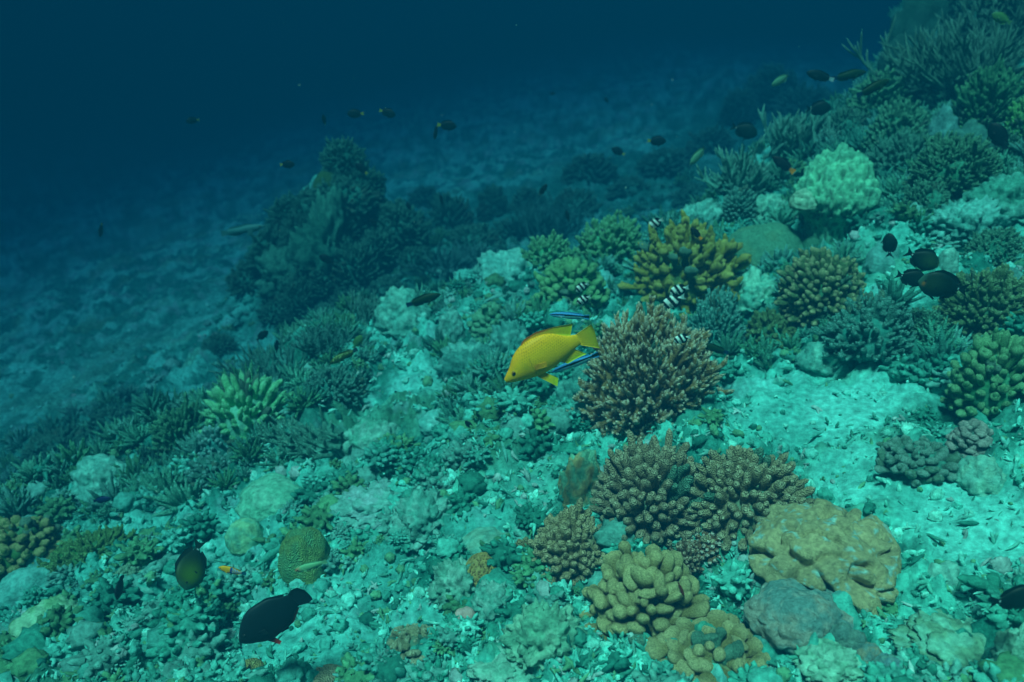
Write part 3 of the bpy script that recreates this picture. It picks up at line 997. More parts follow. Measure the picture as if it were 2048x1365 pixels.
rock('reef_rock', 'oval grey stone standing behind the paired dark fish', 'rock', 1892, 522, 22, 26, (0.28, 0.44, 0.38), (0.40, 0.58, 0.50))
rock('reef_rock', 'pale block of rock beneath the boulder hollow', 'rock', 1762, 520, 32, 30, (0.24, 0.46, 0.42), (0.34, 0.58, 0.54))
massive('brain_coral', 'small green ball coral in the boulder shade', 'coral', 1628, 487, 24, 17, (0.12, 0.32, 0.2), (0.16, 0.38, 0.24), mat='coral', sub=4)
rock('reef_rock', 'crusty pale rock under the spreading staghorn', 'rock', 1540, 425, 40, 28, (0.26, 0.50, 0.38), (0.44, 0.66, 0.50), knob=0.5, sub=5)
rock('reef_rock', 'bright crusty rock below the mustard coral side', 'rock', 1510, 590, 46, 34, (0.26, 0.56, 0.44), (0.48, 0.70, 0.54), knob=0.6, sub=5)
rock('reef_rock', 'low pale rock behind the striped fish at the drop edge', 'rock', 1400, 447, 48, 24, (0.24, 0.48, 0.40), (0.36, 0.6, 0.5), knob=0.4, sub=5, hk=1.5)
rock('reef_rock', 'rubble crusted rock in the shadow of the olive coral bush', 'rock', 1640, 715, 42, 30, (0.2, 0.42, 0.36), (0.36, 0.6, 0.5), knob=0.4)

# --- middle of the reef
rock('reef_rock', 'round grey boulder left bare beside the green lumpy coral', 'rock', 905, 662, 30, 34, (0.20, 0.40, 0.34), (0.32, 0.52, 0.46), rough=0.35, knob=0.25, sub=5)
rock('reef_rock', 'pale crusted rock hump under the olive wrasse', 'rock', 808, 630, 52, 44, (0.22, 0.48, 0.40), (0.34, 0.6, 0.5), rough=0.4, knob=0.3, sub=5)
rock('reef_rock', 'pale rock shelf at the drop edge below the green tufts', 'rock', 1015, 545, 62, 36, (0.24, 0.50, 0.44), (0.38, 0.64, 0.56), rough=0.5, knob=0.4, sub=5)
rock('reef_rock', 'jagged dim rock heap below the lumpy green coral', 'rock', 940, 735, 62, 46, (0.13, 0.32, 0.28), (0.28, 0.50, 0.44), rough=0.6, knob=0.7, sub=5)
rock('reef_rock', 'dark knobby rock under the yellow fish chin', 'rock', 1020, 690, 40, 34, (0.13, 0.32, 0.28), (0.24, 0.45, 0.4), rough=0.6, knob=0.6, sub=5)
rock('reef_rock', 'green mottled boulder beside the swept plate coral', 'rock', 748, 890, 56, 44, (0.24, 0.50, 0.38), (0.42, 0.60, 0.50), rough=0.45, knob=0.35, sub=5)
rock('reef_rock', 'rough shaded rock below the brown branching coral', 'rock', 1170, 790, 54, 44, (0.14, 0.32, 0.28), (0.24, 0.44, 0.38), rough=0.6, knob=0.6, sub=5)
rock('reef_rock', 'crusty orange rimmed rock beside the grey brown finger coral', 'rock', 1160, 975, 48, 52, (0.30, 0.46, 0.32), (0.46, 0.40, 0.20), rough=0.5, knob=0.3, sub=5)
rock('reef_rock', 'low crusted hummock in the middle of the rubble', 'rock', 870, 845, 34, 22, (0.24, 0.52, 0.46), (0.4, 0.66, 0.6), rough=0.5)
massive('brain_coral', 'small pitted green ball coral uphill of the lumpy coral', 'coral', 958, 607, 17, 12, (0.22, 0.46, 0.3), (0.26, 0.5, 0.34), mat='coral', sub=4, pits=0.06, pit_f=8, pit_col=(0.12, 0.3, 0.2))
thicket('staghorn_coral', 'fine upright pale branched coral against the dark drop', 'coral', 735, 628, 38, 36, (0.22, 0.44, 0.38), (0.36, 0.6, 0.5), 0.035, 50, el=(40, 88), forks=4)
thicket('staghorn_coral', 'dull staghorn thicket along the edge above the bleached coral', 'coral', 560, 760, 110, 40, (0.13, 0.32, 0.27), (0.26, 0.5, 0.42), 0.022, 110, el=(0, 55), forks=4)
thicket('staghorn_coral', 'grey green thicket of thin branches by the mottled green wrasse', 'coral', 645, 690, 56, 34, (0.13, 0.33, 0.29), (0.26, 0.48, 0.42), 0.03, 80, el=(5, 70), forks=4)
bush('bushy_coral', 'dull knobby coral mat below the thin branched thicket', 'coral', 665, 780, 66, 40, (0.12, 0.32, 0.27), (0.26, 0.5, 0.42), 0.06, density=0.8, side=3)
bush('bleached_coral', 'glowing yellow green bleached coral with plump white fingers', 'coral', 498, 836, 94, 74, (0.40, 0.92, 0.46), (0.52, 1.0, 0.58), 0.072, density=0.85, side=1, split=True, base=(0.3, 0.55, 0.4), root=0.25)
bush('bleached_coral', 'blue white finger coral growing under the glowing bleached one', 'coral', 438, 890, 42, 40, (0.20, 0.44, 0.40), (0.60, 0.82, 0.80), 0.11, density=0.8, side=1)
bush('finger_coral', 'dark green dome of short twigs at the brink beside bleached coral', 'coral', 372, 880, 60, 58, (0.12, 0.34, 0.20), (0.26, 0.52, 0.30), 0.06, density=0.9, side=2)
bush('finger_coral', 'shaded finger coral with pale blue tips below the bleached colony', 'coral', 438, 950, 66, 40, (0.12, 0.30, 0.24), (0.38, 0.62, 0.58), 0.08, density=0.85, side=1)
thicket('dead_plate_coral', 'swept fan of dead coral branches beside the mottled boulder', 'coral', 632, 880, 86, 46, (0.20, 0.44, 0.34), (0.34, 0.58, 0.46), 0.05, 60, az=(2.2, 4.4), el=(4, 40), forks=3)
thicket('staghorn_coral', 'dim twiggy coral at the brink below the dark green dome', 'coral', 310, 925, 60, 40, (0.10, 0.28, 0.23), (0.22, 0.44, 0.38), 0.035, 60, el=(5, 60), forks=4)

# --- lower and near side
massive('lobed_coral', 'knobbly green lobed coral hump with small white bumps on top', 'coral', 540, 1000, 78, 50, (0.26, 0.56, 0.40), (0.34, 0.62, 0.46), mat='rock', lobes=8, lobe_r=0.55, sub=5, pits=0.03, pit_f=10, smooth=0.12)
massive('lobed_coral', 'smaller green lobe with a dark crescent crack below the hump', 'coral', 492, 1068, 38, 34, (0.26, 0.54, 0.38), (0.40, 0.58, 0.34), mat='rock', sub=5, smooth=0.15)
massive('massive_coral', 'upright orange brown egg shaped coral beside pale rubble', 'coral', 605, 1108, 58, 68, (0.34, 0.38, 0.13), (0.24, 0.40, 0.19), mat='coral', sub=5, smooth=0.16, hk=0.85, lobes=5, lobe_r=0.62)
bush('cauliflower_coral', 'yellow tan knobby coral at the low side edge', 'coral', 40, 1092, 80, 58, (0.28, 0.31, 0.10), (0.50, 0.52, 0.24), 0.085, 'knob', density=0.75, side=2, flatten=0.5, split=True)
bush('bushy_coral', 'olive green twiggy dome beside the yellow tan knobby coral', 'coral', 192, 1120, 98, 58, (0.22, 0.32, 0.10), (0.36, 0.50, 0.20), 0.052, density=0.85, side=3, split=True)
rock('reef_rock', 'smooth blue green rock under the yellow tan knobby coral', 'rock', 62, 1180, 60, 36, (0.22, 0.50, 0.44), (0.3, 0.58, 0.52), rough=0.3, hk=1.7)
rock('reef_rock', 'yellowish crusted rock with a dark crack near the low corner', 'rock', 108, 1250, 66, 46, (0.36, 0.50, 0.26), (0.58, 0.66, 0.44), rough=0.55, knob=0.35, sub=5)
bush('cauliflower_coral', 'small pale knobby coral above the red finned little fish', 'coral', 262, 1160, 30, 28, (0.28, 0.40, 0.26), (0.52, 0.62, 0.44), 0.12, 'knob', density=0.9)
massive('honeycomb_coral', 'brown honeycomb coral with dark pits half under grey crust', 'coral', 965, 1150, 44, 42, (0.58, 0.40, 0.13), (0.52, 0.38, 0.14), sub=6, pits=0.06, pit_f=9.5, pit_col=(0.14, 0.07, 0.03), smooth=0.05)
rock('coral_crust', 'grey knobby crust overgrowing the honeycomb coral', 'rock', 915, 1172, 50, 42, (0.26, 0.40, 0.32), (0.46, 0.54, 0.46), rough=0.6, knob=0.8, sub=5)
rock('reef_rock', 'smooth grey green stone uphill of the honeycomb coral', 'rock', 975, 1086, 54, 30, (0.28, 0.46, 0.38), (0.36, 0.46, 0.36), rough=0.2)
massive('brain_coral', 'small brown lumpy ball coral beside the smooth grey stone', 'coral', 1048, 1094, 22, 26, (0.36, 0.26, 0.12), (0.3, 0.28, 0.14), mat='coral', sub=4, lobes=8, lobe_r=0.4)
rock('reef_rock', 'pinkish grey flat stone in the low rubble', 'rock', 932, 1248, 30, 22, (0.60, 0.40, 0.36), (0.64, 0.44, 0.42), rough=0.3, hk=1.8)
rock('coral_crust', 'pale lilac crusted ridge of dead coral across the middle rubble', 'rock', 745, 1020, 78, 46, (0.34, 0.52, 0.46), (0.54, 0.56, 0.56), rough=0.6, knob=0.8, sub=5)
rock('coral_crust', 'shaded knobby dead coral block behind the lilac ridge', 'rock', 850, 1040, 58, 44, (0.20, 0.40, 0.34), (0.40, 0.54, 0.48), rough=0.6, knob=0.8, sub=5)
rock('coral_crust', 'knobby grey dead coral block under the smooth grey stone', 'rock', 985, 1208, 40, 34, (0.24, 0.40, 0.34), (0.42, 0.50, 0.44), rough=0.6, knob=0.7, sub=5)
bush('cauliflower_coral', 'small tan knobby coral low in the pale rubble', 'coral', 832, 1296, 62, 42, (0.34, 0.34, 0.20), (0.56, 0.58, 0.40), 0.10, 'knob', density=0.9, side=1)
massive('brain_coral', 'small round ochre coral on bare pale sand', 'coral', 502, 1337, 26, 20, (0.42, 0.38, 0.14), (0.36, 0.36, 0.16), mat='coral', sub=4)
massive('brain_coral', 'brown coral back just showing at the lower picture edge', 'coral', 648, 1372, 60, 26, (0.36, 0.32, 0.2), (0.4, 0.38, 0.26), mat='coral', sub=5)
rock('reef_rock', 'sand dusted rock hump at the brink above the blue fish', 'rock', 205, 965, 62, 42, (0.26, 0.52, 0.44), (0.38, 0.64, 0.54), rough=0.5, knob=0.3, sub=5)
rock('coral_crust', 'lumpy olive crust beside the thick fingered beige coral', 'rock', 1090, 1280, 70, 60, (0.30, 0.44, 0.32), (0.48, 0.56, 0.42), rough=0.5, knob=0.8, sub=5)
rock('coral_crust', 'pale lumpy crust at the lower edge beside beige corals', 'rock', 1010, 1340, 62, 40, (0.34, 0.48, 0.38), (0.52, 0.60, 0.5), rough=0.5, knob=0.8, sub=5)
rock('reef_rock', 'dusty wedge of rock lying on the pale sand beside the massive coral', 'rock', 1875, 1176, 40, 30, (0.34, 0.50, 0.44), (0.44, 0.62, 0.54), rough=0.5, hk=1.7)
rock('reef_rock', 'brownish rubble mound at the low corner below the sand', 'rock', 1900, 1300, 90, 46, (0.32, 0.38, 0.26), (0.42, 0.56, 0.44), rough=0.6, knob=0.7, sub=5)
rock('reef_rock', 'pale boulder on the sand near the lilac knobby coral', 'rock', 1962, 955, 44, 34, (0.36, 0.54, 0.46), (0.48, 0.62, 0.5), rough=0.5, knob=0.3)
rock('reef_rock', 'brown stained rock at the side edge beyond the corner mound', 'rock', 2030, 1290, 40, 70, (0.34, 0.44, 0.34), (0.46, 0.58, 0.48), rough=0.6, knob=0.6, sub=5)
rock('reef_rock', 'crusted rock wedged between grey coral balls and massive coral', 'rock', 1660, 1330, 60, 44, (0.34, 0.46, 0.34), (0.5, 0.58, 0.46), rough=0.5, knob=0.6, sub=5)

# --- the dim bommie and the floor beyond the drop
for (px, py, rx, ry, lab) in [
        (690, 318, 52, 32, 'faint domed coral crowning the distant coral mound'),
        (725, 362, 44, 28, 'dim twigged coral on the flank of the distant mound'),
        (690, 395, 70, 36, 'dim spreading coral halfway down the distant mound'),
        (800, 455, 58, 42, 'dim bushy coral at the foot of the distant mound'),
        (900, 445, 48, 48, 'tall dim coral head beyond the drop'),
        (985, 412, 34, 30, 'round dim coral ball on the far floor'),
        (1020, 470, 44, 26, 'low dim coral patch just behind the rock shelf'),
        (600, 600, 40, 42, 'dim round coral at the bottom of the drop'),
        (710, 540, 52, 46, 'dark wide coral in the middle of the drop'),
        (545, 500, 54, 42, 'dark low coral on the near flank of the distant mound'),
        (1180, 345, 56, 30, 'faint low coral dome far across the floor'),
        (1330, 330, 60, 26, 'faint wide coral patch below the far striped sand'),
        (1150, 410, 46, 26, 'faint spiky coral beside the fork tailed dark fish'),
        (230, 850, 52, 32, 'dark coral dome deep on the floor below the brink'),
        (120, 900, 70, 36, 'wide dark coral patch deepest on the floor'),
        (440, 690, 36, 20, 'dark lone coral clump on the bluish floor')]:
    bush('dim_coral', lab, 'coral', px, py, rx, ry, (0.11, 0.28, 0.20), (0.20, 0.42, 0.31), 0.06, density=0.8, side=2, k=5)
massive('dim_massive_coral', 'smooth olive coral ball on the shoulder of the distant mound', 'coral', 655, 372, 32, 36, (0.14, 0.24, 0.06), (0.12, 0.22, 0.07), mat='coral', sub=4)
thicket('dim_staghorn_coral', 'dim pale staghorn tangle in the trough behind the rock hump', 'coral', 900, 530, 76, 34, (0.17, 0.38, 0.34), (0.26, 0.5, 0.44), 0.03, 70, el=(0, 50), forks=4)
thicket('dim_staghorn_coral', 'dim grassy branched coral behind the two bright green bushes', 'coral', 1090, 455, 76, 36, (0.12, 0.30, 0.25), (0.2, 0.42, 0.36), 0.025, 90, el=(20, 80), forks=4)

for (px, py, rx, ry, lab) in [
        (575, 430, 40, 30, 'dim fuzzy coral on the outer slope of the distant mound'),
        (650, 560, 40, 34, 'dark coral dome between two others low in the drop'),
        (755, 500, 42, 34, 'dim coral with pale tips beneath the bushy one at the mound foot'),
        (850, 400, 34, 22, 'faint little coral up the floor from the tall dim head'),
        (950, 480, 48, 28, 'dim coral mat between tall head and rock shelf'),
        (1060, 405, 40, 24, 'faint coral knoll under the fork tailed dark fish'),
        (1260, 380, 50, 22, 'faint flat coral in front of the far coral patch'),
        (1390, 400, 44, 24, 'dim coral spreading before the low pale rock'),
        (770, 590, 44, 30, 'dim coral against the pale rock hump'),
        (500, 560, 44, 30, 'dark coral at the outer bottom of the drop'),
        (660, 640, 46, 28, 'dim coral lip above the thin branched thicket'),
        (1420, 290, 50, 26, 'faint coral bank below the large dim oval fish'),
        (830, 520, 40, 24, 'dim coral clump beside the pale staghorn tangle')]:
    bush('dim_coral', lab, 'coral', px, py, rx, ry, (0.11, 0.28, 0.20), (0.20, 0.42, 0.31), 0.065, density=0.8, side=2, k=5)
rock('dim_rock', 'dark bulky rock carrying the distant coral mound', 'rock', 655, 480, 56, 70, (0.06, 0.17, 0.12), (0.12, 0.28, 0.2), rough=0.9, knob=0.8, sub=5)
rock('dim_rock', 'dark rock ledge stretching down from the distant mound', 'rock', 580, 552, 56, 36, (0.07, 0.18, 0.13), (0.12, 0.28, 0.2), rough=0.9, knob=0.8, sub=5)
for (px, py, rx, ry, lab) in [
        (1850, 400, 48, 30, 'twiggy green coral below the dense dull one'),
        (1690, 250, 44, 26, 'dusky green coral between upright staghorn and rounded green coral'),
        (2000, 300, 46, 34, 'dark twig coral under the black fish'),
        (1880, 205, 40, 26, 'green coral tuft beneath the trailing staghorn'),
        (1985, 500, 56, 34, 'dull branching coral at the side edge beyond the rock pile'),
        (1850, 655, 50, 30, 'shaded green coral in front of the bright sand hole'),
        (1660, 640, 34, 20, 'low brownish coral fringe beneath the tan rounded coral')]:
    bush('bushy_coral', lab, 'coral', px, py, rx, ry, (0.13, 0.31, 0.21), (0.30, 0.52, 0.36), 0.055, density=0.85, side=3, k=6)

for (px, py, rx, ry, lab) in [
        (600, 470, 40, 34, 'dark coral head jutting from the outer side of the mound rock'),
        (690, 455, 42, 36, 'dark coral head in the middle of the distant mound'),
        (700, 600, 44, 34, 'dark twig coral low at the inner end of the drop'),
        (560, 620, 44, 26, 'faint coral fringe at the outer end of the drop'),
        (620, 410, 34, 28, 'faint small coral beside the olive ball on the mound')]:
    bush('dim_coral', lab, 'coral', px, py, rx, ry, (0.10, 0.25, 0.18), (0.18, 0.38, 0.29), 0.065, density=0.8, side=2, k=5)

thicket('staghorn_coral', 'brown staghorn tangle filling the topmost corner of the reef', 'coral', 2005, 40, 95, 60, (0.16, 0.28, 0.20), (0.34, 0.52, 0.40), 0.03, 110, el=(-5, 45), forks=6, wander=0.14)
bush('bushy_coral', 'dark twiggy coral between topmost lobes and the wide tangle', 'coral', 1905, 20, 70, 44, (0.10, 0.24, 0.17), (0.24, 0.44, 0.33), 0.05, density=0.9, side=3, k=6)
bush('bushy_coral', 'dull green coral crest at the very top corner', 'coral', 2040, -10, 80, 50, (0.11, 0.25, 0.17), (0.24, 0.44, 0.32), 0.05, density=0.9, side=3, k=6)

# ------------------------------------------------------------------ loose pieces between the colonies
scatter('coral_rubble', [proto_lump, proto_lump, proto_knob, lambda r: proto_stick(r, 1), lambda r: proto_stick(r, 2), lambda r: proto_stick(r, 3), lambda r: proto_stick(r, 2)], 28000, (0.007, 0.040), 'rubble',
        [(0.16, 0.46, 0.38), (0.24, 0.60, 0.52), (0.09, 0.28, 0.22), (0.40, 0.74, 0.66), (0.42, 0.72, 0.62), (0.24, 0.38, 0.22), (0.05, 0.20, 0.16), (0.62, 0.50, 0.48), (0.50, 0.80, 0.70)],
        'loose broken coral fragments covering the reef slope', on_rubble, seed=3)
scatter('dead_coral_branchwork', [proto_head, proto_knob, lambda r: proto_head(r, 20), lambda r: proto_stick(r, 5)], 8000, (0.02, 0.10), 'rubble',
        [(0.07, 0.26, 0.20), (0.12, 0.36, 0.29), (0.20, 0.48, 0.41), (0.18, 0.30, 0.16), (0.26, 0.40, 0.35)],
        'knobbly algae covered dead coral matting the reef', on_thick, sink=0.3, upright=1.0, seed=4)
scatter('coral_carpet', [proto_tuft, lambda r: proto_tuft(r, 46), lambda r: proto_tuft(r, 24)], 5200, (0.035, 0.11), 'coral',
        [(0.20, 0.44, 0.31), (0.28, 0.56, 0.41), (0.16, 0.36, 0.20), (0.30, 0.52, 0.44), (0.12, 0.32, 0.25)],
        'low carpet of teal green branching coral on the reef bank', on_bank, rlo=1.6, rhi=9.0, sink=0.45, upright=1.0, seed=6)
scatter('coral_twigs', [lambda r: proto_stick(r, 1), lambda r: proto_stick(r, 2), lambda r: proto_stick(r, 4)], 10000, (0.008, 0.034), 'rubble',
        [(0.30, 0.62, 0.54), (0.38, 0.68, 0.60), (0.12, 0.32, 0.25), (0.20, 0.44, 0.36), (0.26, 0.52, 0.44)],
        'fine broken coral twigs strewn between the larger rubble', on_rubble, seed=8, rhi=4.5)


def particles():
    """drifting specks in the water"""
    rng = np.random.default_rng(77)
    v, f = ico(1)
    n = 170
    r = 1.1 * (6.0 / 1.1) ** rng.random(n)
    a = np.radians(rng.uniform(-45, 45, n))
    e = np.radians(rng.uniform(-45, 4, n))
    P = np.stack([np.sin(a) * np.cos(e), np.cos(a) * np.cos(e), np.sin(e)], 1) * r[:, None]
    P = P[P[:, 2] > full_height(P[:, 0], P[:, 1]) + 0.05]
    s = rng.uniform(0.0004, 0.0010, len(P))
    V = P[:, None] + v[None] * s[:, None, None] * rng.uniform(0.5, 1.3, (len(P), 1, 3))
    F_ = (f[None] + (np.arange(len(P)) * len(v))[:, None, None]).reshape(-1, 3)
    g = Geo()
    g.add(V.reshape(-1, 3), F_, np.array([0.5, 0.7, 0.66]))
    tag(obj('suspended_particles', g, 'rubble'), 'tiny pale specks drifting in the water', kind='stuff')


particles()

# ------------------------------------------------------------------ fish
def curve(pts, x):
    """smooth interpolation through control points"""
    p = np.asarray(pts, float)
    xs, ys = p[:, 0], p[:, 1]
    d = np.gradient(ys, xs)
    i = np.clip(np.searchsorted(xs, x) - 1, 0, len(xs) - 2)
    h = xs[i + 1] - xs[i]
    t = np.clip((x - xs[i]) / h, 0, 1)
    return ((1 + 2 * t) * (1 - t) ** 2 * ys[i] + t * (1 - t) ** 2 * h * d[i] + t * t * (3 - 2 * t) * ys[i + 1] + t * t * (t - 1) * h * d[i + 1])


def body_geo(up, lo, wid, colour, m=44, k=24):
    g = Geo()
    t = np.linspace(0, 1, m)
    x1 = up[-1][0]
    x = x1 * (0.5 - 0.5 * np.cos(t * math.pi)) * 0.35 + x1 * t * 0.65
    zu, zl, w = curve(up, x), curve(lo, x), np.maximum(curve(wid, x), 0.002)
    a = np.linspace(0, 2 * math.pi, k, endpoint=False)
    ca, sa = np.cos(a), np.sin(a)
    zc, zh = (zu + zl) / 2, np.maximum((zu - zl) / 2, 0.002)
    V = np.stack([np.repeat(x[:, None], k, 1), w[:, None] * np.sign(sa) * np.abs(sa) ** 0.9, zc[:, None] + zh[:, None] * ca], -1)
    s = np.broadcast_to(ca, (m, k))
    C = colour(V[..., 0].ravel() / x1, s.ravel(), V[..., 2].ravel())
    i = np.arange(m * k).reshape(m, k)
    q = np.stack([i[:-1], np.roll(i, -1, 1)[:-1], np.roll(i, -1, 1)[1:], i[1:]], -1).reshape(-1, 4)
    g.add(V.reshape(-1, 3), q, C)
    for r, fl in ((0, False), (m - 1, True)):
        c = V[r].mean(0)
        ii = np.arange(k)
        tri = np.stack([np.full(k, k), ii, np.roll(ii, -1)], 1)
        g.add(np.concatenate([V[r], c[None]]), tri[:, ::-1] if fl else tri, np.concatenate([C.reshape(m, k, 3)[r], C.reshape(m, k, 3)[r].mean(0)[None]]))
    return g


def fin_geo(base, edge, colour, y0=0.0, y1=0.0, th=0.008, nu=22, nv=6, rays=14):
    """a fin with real thickness between its root line and its outer edge, both in (x, z)"""
    def res(p, n):
        p = np.asarray(p, float)
        d = np.concatenate([[0], np.cumsum(np.linalg.norm(np.diff(p, axis=0), axis=1))])
        t = np.linspace(0, d[-1], n)
        return np.stack([np.interp(t, d, p[:, 0]), np.interp(t, d, p[:, 1])], 1)
    B, E = res(base, nu), res(edge, nu)
    v = np.linspace(0, 1, nv)
    P = B[:, None] * (1 - v[None, :, None]) + E[:, None] * v[None, :, None]
    y = y0 + (y1 - y0) * v[None, :] + np.zeros((nu, 1))
    u = np.linspace(0, 1, nu)
    t = th * (1 - 0.75 * v[None, :]) * (0.75 + 0.25 * np.cos(u * rays * 2 * math.pi))[:, None]
    g = Geo()
    uu, vv = np.meshgrid(u, v, indexing='ij')
    c = colour(uu.ravel(), vv.ravel())
    idx = np.arange(nu * nv).reshape(nu, nv)
    q = np.stack([idx[:-1, :-1], idx[1:, :-1], idx[1:, 1:], idx[:-1, 1:]], -1).reshape(-1, 4)
    A = np.stack([P[..., 0], y + t, P[..., 1]], -1).reshape(-1, 3)
    Bk = np.stack([P[..., 0], y - t, P[..., 1]], -1).reshape(-1, 3)
    rim = np.concatenate([idx[:, 0], idx[-1, 1:], idx[-2::-1, -1], idx[0, -2:0:-1]])
    n = nu * nv
    r2 = np.roll(rim, -1)
    side = np.stack([rim, r2, r2 + n, rim + n], 1)
    g.add(np.concatenate([A, Bk]), np.concatenate([q, q[:, ::-1] + n, side]), np.concatenate([c, c]))
    return g


def eye_geo(x, z, y, r, iris, side):
    v, f = ico(3)
    d = v[:, 1] * side
    c = np.where((d > 0.80)[:, None], np.array([0.01, 0.01, 0.012]), np.where((d > 0.45)[:, None], np.asarray(iris), np.asarray(iris) * 0.5))
    g = Geo()
    g.add(v * np.array([r, r * 0.55, r]) + np.array([x, y * side, z]), f, c)
    return g


def flat(c, c2=None, jitter=0.0):
    c = np.asarray(c, float)
    c2 = c if c2 is None else np.asarray(c2, float)
    return lambda u, v: c * (1 - v[:, None]) + c2 * v[:, None]


def oval(h_up, h_lo, ped=0.07, peak=0.42, snout=0.02):
    up = [(0, snout), (0.06, h_up * 0.45), (0.2, h_up * 0.83), (peak, h_up), (0.7, h_up * 0.74), (0.88, max(ped * 1.2, h_up * 0.34)), (1.0, ped)]
    lo = [(0, -snout), (0.06, -h_lo * 0.36), (0.2, -h_lo * 0.78), (peak, -h_lo), (0.7, -h_lo * 0.78), (0.88, -max(ped * 1.2, h_lo * 0.36)), (1.0, -ped)]
    return up, lo


def make_fish(name, mat, up, lo, wid, colour, fins, eye, m=44, k=24):
    """fins: (part name, base, edge, colour, y0, y1); returns the root with its parts; unit body length, snout at x = 0"""
    t = empty(name, (0, 0, 0))
    obj('body', body_geo(up, lo, wid, colour, m, k), mat, t)
    for f in fins:
        obj(f[0], fin_geo(f[1], f[2], f[3], f[4] if len(f) > 4 else 0, f[5] if len(f) > 5 else 0), 'fin', t)
    for s in (-1, 1):
        obj('eye', eye_geo(eye[0], eye[1], eye[2], eye[3], eye[4], s), 'eye', t)
    return t


def pair(name, base, edge, col, y0, y1):
    return [(name, base, edge, col, y0, y1), (name, base, edge, col, -y0, -y1)]


# --- the yellow fish
def yellow_colour(x, s, z):
    top = sstep(0.25, 0.95, s)[:, None]
    low = sstep(0.1, -0.9, s)[:, None]
    back = sstep(0.5, 1.0, x)[:, None]
    c = np.array([1.0, 0.47, 0.004])
    c = c * (1 - 0.55 * top * (1 - 0.6 * back)) + np.array([1.0, 0.29, 0.006]) * 0.55 * top * (1 - 0.6 * back)
    c = c * (1 - 0.6 * low) + np.array([0.76, 0.46, 0.008]) * 0.6 * low
    k = sstep(0.22, 0.3, x) * sstep(0.93, 0.8, x)
    row = np.floor(z * 30)
    sc = ((x * 34 + 0.5 * (row % 2)) % 1.0 - 0.5) ** 2 + ((z * 30) % 1.0 - 0.5) ** 2
    dk = (k * sstep(0.42, 0.16, np.sqrt(sc)) * sstep(-0.6, 0.5, s))[:, None]
    dk = dk * (0.35 + 1.1 * vnoise3(np.stack([x * 14, s * 4, z * 14], 1), 6))[:, None]
    c = c * (1 - 0.32 * dk)
    g_ = np.exp(-(((x - 0.29) / 0.045) ** 2 + ((z - 0.06) / 0.05) ** 2))[:, None]
    c = c * (1 - 0.35 * g_) + np.array([0.40, 0.34, 0.01]) * 0.35 * g_
    gill = (np.abs(x - 0.36 - 0.5 * (z - 0.02) ** 2) < 0.008) & (z > -0.1) & (z < 0.15)
    c = np.where(gill[:, None], c * 0.75, c)
    mouth = (np.abs(z + 0.028 - 0.12 * x) < 0.006) & (x < 0.10)
    c = np.where(mouth[:, None], c * 0.55, c)
    return c


YEL, YG = (0.95, 0.46, 0.006), (0.48, 0.54, 0.012)


def yellow_dorsal(u, v):
    red = (sstep(0.75, 0.35, u) * (np.exp(-((v - 0.25) / 0.13) ** 2) + np.exp(-((v - 0.85) / 0.2) ** 2)))[:, None]
    red = np.clip(red, 0, 1)
    c = np.array([0.78, 0.38, 0.006]) * (1 - u[:, None]) + np.array([0.52, 0.44, 0.008]) * u[:, None]
    return c * (1 - red) + np.array([0.62, 0.10, 0.01]) * red


Y_UP = [(0, 0.022), (0.05, 0.062), (0.113, 0.11), (0.221, 0.222), (0.384, 0.308), (0.567, 0.325), (0.787, 0.252), (0.932, 0.130), (1.06, 0.062)]
Y_LO = [(0, -0.034), (0.05, -0.062), (0.147, -0.096), (0.313, -0.148), (0.41, -0.171), (0.596, -0.178), (0.758, -0.152), (0.944, -0.105), (1.06, -0.085)]
Y_W = [(0, 0.012), (0.1, 0.06), (0.25, 0.10), (0.42, 0.12), (0.62, 0.105), (0.85, 0.055), (1.06, 0.018)]
yellow_fish = make_fish(
    'yellow_wrasse', 'fish', Y_UP, Y_LO, Y_W, yellow_colour,
    [('dorsal_fin', [(0.375, 0.285), (0.567, 0.31), (0.787, 0.24), (0.985, 0.09)], [(0.40, 0.335), (0.46, 0.366), (0.628, 0.372), (0.866, 0.305), (1.078, 0.222)], yellow_dorsal),
     ('tail_fin', [(1.03, 0.06), (1.045, -0.09)], [(1.285, 0.085), (1.29, 0.0), (1.27, -0.122), (1.255, -0.20), (1.248, -0.272)], flat(YEL, (0.50, 0.40, 0.01))),
     ('anal_fin', [(0.72, -0.15), (0.82, -0.13), (0.95, -0.095)], [(0.80, -0.238), (0.92, -0.235), (1.068, -0.25)], flat(YEL, YG))]
    + [('pelvic_fin', [(0.38, -0.155), (0.49, -0.165)], [(0.54, -0.398), (0.60, -0.30)], flat(YEL, YG), -0.04, -0.09),
       ('pelvic_fin', [(0.42, -0.155), (0.52, -0.165)], [(0.675, -0.25), (0.66, -0.215)], flat(YEL, YG), 0.04, 0.08)]
    + pair('pectoral_fin', [(0.40, 0.05), (0.40, -0.02)], [(0.56, 0.0), (0.54, -0.06)], flat((0.86, 0.30, 0.008), (0.86, 0.36, 0.008)), 0.112, 0.120),
    (0.144, 0.056, 0.062, 0.034, (0.40, 0.16, 0.02)), m=150, k=96)
yellow_fish['tail_ref'] = (1.27, -0.122)


# --- the other kinds
def dark_colour(body, tail, at=0.92, head=None, belly=None):
    def f(x, s, z):
        c = np.tile(np.asarray(body, float), (len(x), 1))
        if head is not None:
            k = sstep(0.30, 0.05, x)[:, None]
            c = c * (1 - k) + np.asarray(head) * k
        if belly is not None:
            k = sstep(-0.2, -0.9, s)[:, None]
            c = c * (1 - k) + np.asarray(belly) * k
        if tail is not None:
            k = sstep(at, at + 0.06, x)[:, None]
            c = c * (1 - k) + np.asarray(tail) * k
        return c
    return f


